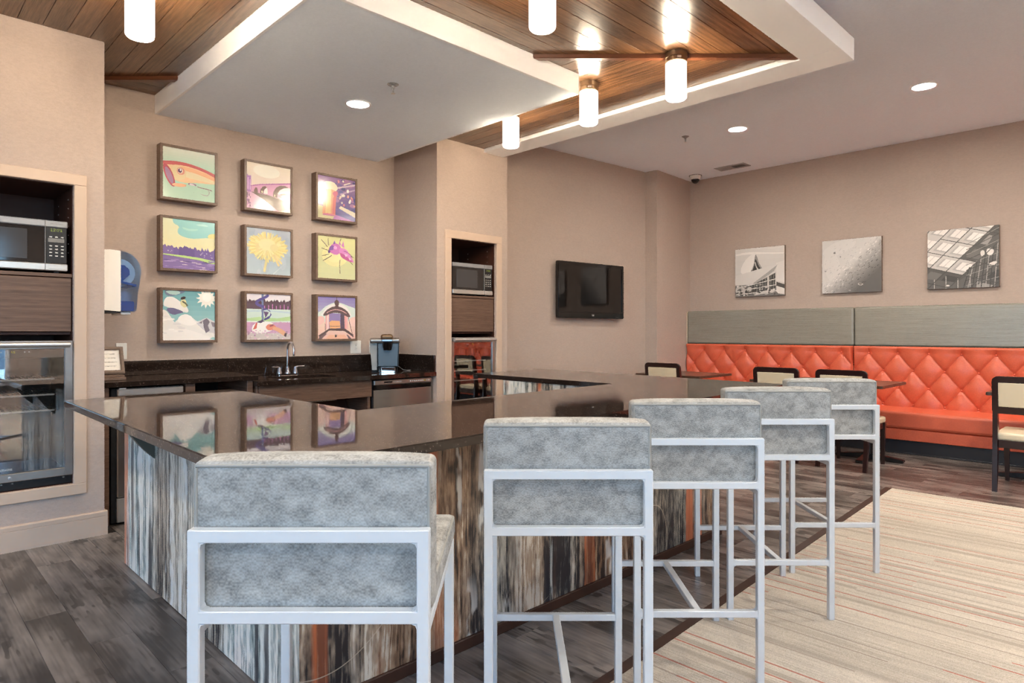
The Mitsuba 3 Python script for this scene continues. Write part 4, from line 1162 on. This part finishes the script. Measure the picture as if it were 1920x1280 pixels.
# ------------------------------------------------------------------ canvases on the right wall
def art_building():
    g = lambda v: (v, v * .965, v * .93)
    L = bands(0, 1, g(206), g(222), 8) + [(blob((0, .9), (.3, .93), (.7, .88), (1, .86), (1, .83), (.6, .86), (.3, .88), (0, .86)), g(240)), (blob((.2, 1), (.6, .95), (1, .96), (1, 1.1)), g(230))]
    L += [(blob((.10, .48), (.14, .66), (.26, .82), (.42, .91), (.44, .86), (.46, .7), (.56, .56), (.6, .5), (.3, .46)), g(236)), (blob((.30, .50), (.38, .6), (.42, .9), (.46, .8), (.5, .66), (.58, .55), (.52, .5)), g(150)), (blob((.34, .5), (.40, .62), (.42, .8), (.46, .7), (.5, .6), (.56, .55), (.5, .5)), g(66)),
          (line(.02, (.40, .76), (.44, .6), (.50, .52)), g(216)),
          (poly((0, .44), (.4, .55), (.90, .64), (.88, .62), (.84, .30), (1, .26), (1, 1), (1, .6)), g(226)), (poly((.84, .66), (1, .70), (1, .28), (.84, .32)), g(226)),
          (poly((0, .25), (0, .44), (.45, .55), (.90, .64), (.4, .27)), g(218)), (poly((.36, .26), (.86, .62), (.80, .50), (.44, .26)), g(170)),
          (poly((0, 0), (0, .24), (.36, .24), (.82, .46), (.82, .22), (1, .16), (1, 0)), g(116)), (poly((.32, .22), (.82, .46), (.82, .10), (.1, .02)), g(72))]
    r = np.random.default_rng(51)
    for k in range(9):
        x = .34 + k * .055
        L.append((line(.010, (x, .04), (x + .01, .24 + k * .024), smooth=0), g(150)))
    for z0, z1 in ((.05, .10), (.12, .22), (.18, .34)):
        L.append((line(.014, (.02, z0), (.84, z1), smooth=0), g(232)))
    L += [(sbox(.66, .06, .70, .42), g(206)), (blob((.02, .05), (.0, .2), (.12, .22), (.22, .18), (.2, .04)), g(186)), (blob((.24, .1), (.26, .2), (.34, .2), (.34, .1)), g(196)), (poly((.84, .28), (1, .22), (1, .14), (.84, .2)), g(80)), (poly((.84, .2), (1, .14), (1, .02), (.88, .04), (.84, .08)), g(222)), (poly((.4, .02), (.8, .08), (.82, .14), (.44, .08)), g(206))]
    L += [(p_, g(c_[0])) for p_, c_ in specks(70, (.02, .02, .82, .24), .006, .022, [(60, 0, 0), (200, 0, 0), (100, 0, 0), (226, 0, 0)], 52, 1.4, .8, 15)]
    return L


def art_water():
    g = lambda v: (v, v * .965, v * .94)
    L = [(UNIT, g(206))]
    r = np.random.default_rng(61)
    L += [(ell(.3, .85, .3, .12, 20), g(212)), (ell(.18, .5, .14, .3, 10), g(212))]
    for k in range(22):
        dk = -.08 + k * .030
        L.append((poly((dk - 1, -1), (dk + 2, 2), (5, 2), (5, -1)), g(204 - k * 5.2)))
    for i in range(900):
        u, v = r.random(2)
        d = (u - v)                              # bright upper left, dark lower right
        near = math.exp(-((d - .15) / .33) ** 2)
        if r.random() > near + .12:
            continue
        base = 200 - 105 * min(1, max(0, (d + .05) / .5))
        val = base + r.uniform(-48, 56) * near
        L.append((affinity.rotate(affinity.scale(Point(u, v).buffer(r.uniform(.004, .013), quad_segs=2), 1.9, .7), r.uniform(20, 60)), g(float(np.clip(val, 50, 246)))))
    L += [(ell(.22, .76, .02, .02), g(130)), (ell(.32, .68, .013, .013), g(150)), (ell(.06, .42, .016, .012), g(140)), (ell(.66, .15, .045, .022, -10), g(190)), (ell(.66, .152, .028, .012, -10), g(96)), (ell(.48, .04, .02, .012), g(160))]
    return L


def art_facade():
    g = lambda v: (v, v * .955, v * .92)
    L = [(UNIT, g(198))]
    dx = np.array([.235, -.075])
    dy = np.array([.195, .205])
    o = np.array([-.55, -.25])
    r = np.random.default_rng(71)
    for i in range(-2, 9):
        for j in range(-2, 9):
            q = o + dx * i + dy * j
            cell = [q + dx * a + dy * b for a, b in ((.22, .18), (.95, .18), (.95, .80), (.22, .80))]
            c = np.mean(cell, 0)
            dark = c[1] < .32 - .1 * math.sin(c[0] * 4) or (c[0] > .62 and c[1] < c[0] - .12)
            if not dark:
                L.append((poly(*cell), g(178)))
                L.append((poly(*[q + dx * a + dy * b for a, b in ((.34, .28), (.95, .28), (.95, .80), (.34, .80))]), g(238)))
                L.append((poly(*[q + dx * a + dy * b for a, b in ((.60, .28), (.66, .28), (.66, .80), (.60, .80))]), g(206)))
            else:
                L.append((poly(*[q + dx * a + dy * b for a, b in ((0, 0), (1, 0), (1, 1), (0, 1))]), g(78)))
                L.append((poly(*cell), g(r.choice([60, 104, 150]))))
    L += [(poly((.62, 0), (1, .30), (1, .86), (.93, .84), (.80, .62), (.80, .50), (.62, .34), (.5, .1)), g(84)), (poly((0, 0), (0, .18), (.42, .10), (.6, .22), (.7, 0)), g(88))]
    for k in range(9):
        L.append((line(.012, (.52 + k * .06, 0), (.60 + k * .055, .34 + k * .055), smooth=0), g(160 if k % 2 else 50)))
        L.append((line(.010, (.56, .04 + k * .085), (1, .10 + k * .1 + .06), smooth=0), g(56 if k % 2 else 140)))
    L += [(ell(.88, .58, .05, .06), g(226)), (ell(.78, .56, .03, .05), g(216)), (ell(.92, .38, .06, .03, 20), g(220)), (ell(.3, .05, .025, .014), g(226))]
    L += [(line(.012, (.1 + .17 * k, 0), (.1 + .17 * k, .16 + .05 * (k % 2)), smooth=0), g(170)) for k in range(4)]
    for i in range(-2, 9):
        q = o + dx * i
        L.append((line(.011, tuple(q - dy), tuple(q + dy * 9), smooth=0), g(66)))
    for j in range(-2, 9):
        q = o + dy * j
        L.append((line(.011, tuple(q - dx), tuple(q + dx * 9), smooth=0), g(66)))
    return L


G3 = 'three canvases above the banquette'
for (ya, yb), fn, lab in (((4.072, 3.410), art_building, 'square black and white canvas of a sail-shaped roof and glass building, left of three'), ((2.958, 2.303), art_water, 'square black and white canvas of rippled water, middle of three'), ((1.852, 1.214), art_facade, 'square black and white canvas of a gridded glass facade, right of three')):
    t = thing('canvas_print', lab, 'canvas print', G3)
    z0, z1, xf = 1.732, 2.370, EAST - .038
    part(t, 'canvas', cbox(xf, EAST - .002, yb, ya, z0, z1, .002), 'canvas_edge')
    m, cols = print_mesh(fn(), lambda V: np.stack([np.full(len(V), xf - .0006), ya - .002 - V[:, 0] * (ya - yb - .004), z0 + .002 + V[:, 1] * (z1 - z0 - .004)], 1))
    part(t, 'print', m, 'canvas_colors', color=cols)

# ------------------------------------------------------------------ television
t = thing('television', 'black flat television mounted on the wall right of the pier', 'television')
TA = -math.atan(.098)
def tv(m):
    return at(m, 6.235, 4.918, 1.768, TA, 0, 0)
w, h = 1.142 / 2, .668 / 2
bez = rrect(-w, w, -h, h, .014).difference(sbox(-w + .042, -h + .085, w - .042, h - .042))
m = bevel_ext(bez, 0, .045, .005)
v = m.vertices.copy()
m.vertices = np.stack([v[:, 0], .045 - v[:, 2], v[:, 1]], 1)
part(t, 'bezel', tv(m), 'black_gloss', 30)
part(t, 'back', tv(cbox(-w + .02, w - .02, .03, .075, -h + .02, h - .02, .01)), 'black_plastic')
part(t, 'screen', tv(cbox(-w + .040, w - .040, .007, .02, -h + .083, h - .040, .001)), 'screen_black', label='dark glossy screen')
mat('screen_black', C(12, 11, 11), rough=0.03, spec=0.6)
part(t, 'lower_strip', tv(cbox(-w + .035, w - .035, -.003, .004, -h + .064, -h + .076, .002)), 'black_plastic')
part(t, 'lettering', tv(text_xz('LG', .017, .01, -.0002, -h + .030, bold=True)), 'white_ink')
part(t, 'lettering', tv(text_xz('FULL HD 1080', .006, w - .13, -.0002, -h + .018)), 'grey_ink')
part(t, 'bracket', tv(cbox(-.16, .16, .07, .087, -.12, .12, .004)), 'black_plastic')

# ------------------------------------------------------------------ banquette
t = thing('banquette', 'long orange tufted leather banquette with grey padded headboard along the right wall', 'banquette')
seg = [(4.757, 2.583), (2.577, .403), (.397, -1.777)]
first = [2.732, .0, .0]
sh, btn = .2965, 0
for i, (ya, yb) in enumerate(seg):
    yo = (4.491 if i == 0 else 2.4155 - (i - 1) * 2.18)
    part(t, 'headboard', rbox(8.168, EAST - .001, yb, ya, 1.108, 1.560, .022, 3), 'grey_upholstery', 35, label='grey padded headboard panel')
    ny, nz = 300, 92
    Y = np.linspace(ya, yb, ny)
    Z = np.linspace(.405, 1.108, nz)
    YY, ZZ = np.meshgrid(Y, Z, indexing='ij')
    s = (yo - YY) / sh
    tt = np.minimum(ZZ - 1.030, 0) / .378
    a, b = s + tt, s - tt
    fa, fb = np.abs(np.sin(np.pi * a)), np.abs(np.sin(np.pi * b))
    puff = (np.minimum(fa, 1) * np.minimum(fb, 1)) ** .42
    da, db = np.abs(a - np.round(a)), np.abs(b - np.round(b))
    pit = np.exp(-((da ** 2 + db ** 2) / .016))
    topf = np.clip((ZZ - 1.035) / .05, 0, 1)
    pit *= 1 - topf * .7
    H = .046 * puff * (1 - .55 * topf) + .030 * topf * (1 - np.clip((ZZ - 1.09) / .018, 0, 1) ** 2) - .014 * pit
    H += .0016 * (meshkit.fbm(np.stack([YY * 14, ZZ * 14, YY * 0 + i], -1), 3) - .5) * puff
    edge = np.minimum(np.clip((ya - YY) / .022, 0, 1), np.clip((YY - yb) / .022, 0, 1))
    H = H * np.sqrt(edge) - .01 * (1 - edge)
    V = np.stack([8.150 - H, YY, ZZ], -1).reshape(-1, 3)
    idx = np.arange(ny * nz).reshape(ny, nz)
    Q = np.stack([idx[:-1, :-1], idx[:-1, 1:], idx[1:, 1:], idx[1:, :-1]], -1).reshape(-1, 4)
    mesh = trimesh.Trimesh(V, np.vstack([Q[:, [0, 2, 1]], Q[:, [0, 3, 2]]]), process=False)
    if mesh.face_normals[:, 0].mean() > 0:
        mesh.faces = mesh.faces[:, ::-1]
    bk = part(t, 'tufted_back', mesh, 'orange_leather', True, label='diamond tufted orange leather back')
    for r_ in range(4):
        zz = 1.030 - r_ * .189
        for k in range(-2, 10):
            yy = yo - (k + (.5 if r_ % 2 else 0)) * sh
            if yb + .03 < yy < ya - .03:
                part(bk, 'button', at(trimesh.creation.icosphere(1, .0105), 8.154, yy, zz), 'orange_leather', True)
    part(t, 'seat', rbox(7.598, 8.165, yb, ya, .264, .442, .035, 3), 'orange_leather', 35)
    part(t, 'front_rail', rbox(7.612, 7.70, yb, ya, .146, .262, .008), 'orange_leather', 35)
part(t, 'core', cbox(7.69, EAST - .002, seg[-1][1] + .01, seg[0][0] - .01, .10, .42), 'black_matte')
part(t, 'backer', cbox(8.175, EAST - .001, seg[-1][1], seg[0][0] + .004, .10, 1.108), 'black_matte')
part(t, 'end_welt', tube([[8.166, 4.760, .2], [8.166, 4.760, 1.53], [8.175, 4.757, 1.553]], .006, 8), 'cream_vinyl', True)
part(t, 'kick_board', cbox(7.664, 7.70, seg[-1][1], seg[0][0], 0, .148, .002), 'kick_dark', label='dark kick board')
mat('kick_dark', C(46, 46, 50), rough=0.35)
part(t, 'shoe_molding', cbox(7.652, 7.668, seg[-1][1], seg[0][0], 0, .016, .003), 'kick_dark')

# ------------------------------------------------------------------ tables and chairs
GT = 'dark tables in front of the banquette'


def table(ya, yb, peds, lab):
    t = thing('dining_table', lab, 'table', GT)
    tp = bevel_ext(rrect(6.700, 7.480, yb, ya, .012), .735, .762, .004)
    part(t, 'tabletop', tp, 'table_wood')
    for yp in peds:
        xp = 7.09
        part(t, 'pedestal', at(lathe([(.0, .02), (.036, .02), (.036, .70), (.09, .722), (.09, .735), (0, .735)], 24), xp, yp), 'black_plastic', 30)
        part(t, 'mount', cbox(xp - .20, xp + .20, yp - .03, yp + .03, .722, .7355), 'black_plastic')
        for k in range(4):
            prof = [(0.02, .012), (.30, .004), (.31, .010), (.31, .024), (.30, .030), (.06, .062), (.02, .070)]
            part(t, 'base_arm', at(prism_xz(prof, -.030, .030), xp, yp, 0, k * math.pi / 2), 'black_plastic')


table(4.62, 3.745, [4.18], 'dark wood dining table farthest left, in the corner by the television wall')
table(3.160, 1.868, [2.84, 2.10], 'wide dark wood dining table before the middle of the banquette, with two chairs')
table(1.085, -.20, [.76, .10], 'dark wood dining table at the right edge of the view')
GC = 'dark framed dining chairs with cream upholstery'


def make_chair(label):
    """faces local +y; the feet of the back legs stand at y = 0"""
    t = thing('dining_chair', label, 'chair', GC)
    for s in (-1, 1):
        p = [(s * .205, 0, 0), (s * .207, .03, .16), (s * .208, .058, .36), (s * .208, .064, .46), (s * .206, .045, .66), (s * .202, .020, .885)]
        ms = []
        wd = [.018, .023, .028, .028, .024, .022]
        for (a, wa), (b, wb) in zip(zip(p[:-1], wd[:-1]), zip(p[1:], wd[1:])):
            pts = [[q[0] + dx, q[1] + dy * (w_ / .022), q[2]] for q, w_ in ((a, wa), (b, wb)) for dx in (-.0165, .0165) for dy in (-w_, w_)]
            ms.append(m3.Manifold.hull_points(np.array(pts)))
        M = ms[0]
        for q in ms[1:]:
            M = M + q
        M = M.to_mesh()
        part(t, 'back_leg', trimesh.Trimesh(M.vert_properties[:, :3], M.tri_verts, process=False), 'chair_wood', 25)
    for s in (-1, 1):
        pts = [[s * .200 + dx, .545 + dy, 0] for dx in (-.013, .013) for dy in (-.013, .013)] + [[s * .204 + dx, .535 + dy, .405] for dx in (-.022, .022) for dy in (-.022, .022)]
        M = m3.Manifold.hull_points(np.array(pts)).to_mesh()
        part(t, 'front_leg', trimesh.Trimesh(M.vert_properties[:, :3], M.tri_verts, process=False), 'chair_wood', 25)
    # rounded top rail: outer outline with rounded corners
    outer = rrect(-.226, .226, .60, .918, .045, 5)
    inner = sbox(-.186, .675, .186, .868)
    arch = outer.difference(inner).difference(sbox(-.3, .5, .3, .62))
    m = bevel_ext(arch, -.017, .017, .004)
    v = m.vertices.copy()
    m.vertices = np.stack([v[:, 0], .034 - v[:, 2] - (v[:, 1] - .66) * .10 - .010 * (1 - (v[:, 0] / .23) ** 2), v[:, 1]], 1)
    part(t, 'back_frame', m, 'chair_wood', 25)
    m = rbox(-.187, .187, -.012, .012, .673, .870, .008)
    m = m.subdivide_to_size(.05)
    v = m.vertices.copy()
    m.vertices = np.stack([v[:, 0], .036 + v[:, 1] - (v[:, 2] - .66) * .10 - .010 * (1 - (v[:, 0] / .23) ** 2), v[:, 2]], 1)
    part(t, 'back_panel', m, 'cream_vinyl', 35, label='cream upholstered back panel')
    for nm, q in (('apron', (-.19, .19, .045, .075, .345, .405)), ('apron', (-.19, .19, .522, .55, .345, .405)), ('apron', (-.215, -.19, .06, .54, .345, .405)), ('apron', (.19, .215, .06, .54, .345, .405))):
        part(t, nm, cbox(*q, .003), 'chair_wood')
    m = rbox(-.225, .225, .070, .560, .400, .462, .022, 3)
    part(t, 'seat', m, 'cream_vinyl', 35, label='cream upholstered seat')
    return t


chair_at = [(4.03, 'dark framed cream chair farthest left, in front of the television wall corner'), (2.735, 'dark framed cream chair, left one of the two at the wide table'), (2.125, 'dark framed cream chair, right one of the two at the wide table'), (.765, 'dark framed cream chair cut by the right edge of the picture')]
c0 = make_chair(chair_at[0][1])
Mc = [pose(6.365, y, 0, -math.pi / 2) for y, _ in chair_at]
for M, (_, lab) in list(zip(Mc, chair_at))[1:]:
    copy_tree(c0, M, lab, GC)
place_tree(c0, Mc[0])

# ------------------------------------------------------------------ ceiling fittings
GSP = 'fire sprinklers'
mat('sprinkler_metal', C(150, 150, 152), rough=0.35, metallic=0.4)
mat('vent_paint', C(158, 156, 156), rough=0.5)
for x, y, z, lab in ((2.512, 3.690, 2.9455, 'small white fire sprinkler in the hung grey panel'), (6.315, 3.700, ZC, 'small fire sprinkler in the grey ceiling beside a downlight')):
    t = thing('fire_sprinkler', lab, 'sprinkler', GSP)
    part(t, 'rosette', at(lathe([(0, z - .012), (.020, z - .012), (.036, z - .004), (.040, z), (0, z)], 28), x, y), 'sprinkler_metal', 40)
    part(t, 'body', at(lathe([(0, z - .030), (.010, z - .030), (.012, z - .01), (0, z - .01)], 16), x, y), 'sprinkler_metal', 40)
    part(t, 'yoke', at(tube([[-.011, 0, z - .025], [-.014, 0, z - .045], [0, 0, z - .060], [.014, 0, z - .045], [.011, 0, z - .025]], .0035, 8), x, y, 0, .8), 'sprinkler_metal', True)
    part(t, 'deflector', at(lathe([(0, z - .063), (.015, z - .063), (.015, z - .060), (0, z - .060)], 20), x, y), 'steel_light', 40)
t = thing('dome_camera', 'small white dome security camera on the ceiling in the far corner', 'security camera')
part(t, 'base', at(lathe([(0, ZC - .055), (.060, ZC - .055), (.074, ZC - .010), (.080, ZC), (0, ZC)], 36), 7.99, 4.53), 'white_plastic', 40)
part(t, 'ring', at(lathe([(.0, ZC - .006), (.085, ZC - .006), (.085, ZC), (0, ZC)], 36), 7.99, 4.53), 'grey_ink', 40)
part(t, 'dome', at(lathe([(.055 * math.sin(a), ZC - .053 - .055 * math.cos(a)) for a in np.linspace(0, math.pi / 2, 10)] + [(0, ZC - .053)], 32), 7.99, 4.53), 'black_gloss', True, label='dark dome')
t = thing('ceiling_vent', 'white rectangular air vent in the ceiling near the far corner', 'air vent')
vx0, vx1, vy0, vy1 = 7.80, 8.0, 3.75, 4.155
part(t, 'frame', ext(sbox(vx0, vy0, vx1, vy1).difference(sbox(vx0 + .03, vy0 + .03, vx1 - .03, vy1 - .03)), ZC - .008, ZC), 'vent_paint')
part(t, 'mullion', cbox(vx0 + .03, vx1 - .03, (vy0 + vy1) / 2 - .006, (vy0 + vy1) / 2 + .006, ZC - .007, ZC - .001), 'vent_paint')
part(t, 'duct_opening', cbox(vx0 + .028, vx1 - .028, vy0 + .028, vy1 - .028, ZC - .0015, ZC + .001), 'grey_ink')
for k, (a, b, tilt) in enumerate(((vy0 + .03, (vy0 + vy1) / 2 - .006, 1), ((vy0 + vy1) / 2 + .006, vy1 - .03, -1))):
    for i in range(9):
        y = a + (b - a) * (i + .5) / 9
        part(t, 'louver', at(cbox(vx0 + .03, vx1 - .03, -.007, .007, -.0006, .0006, .0003), 0, y, ZC - .005, 0, .6 * tilt), 'vent_paint')
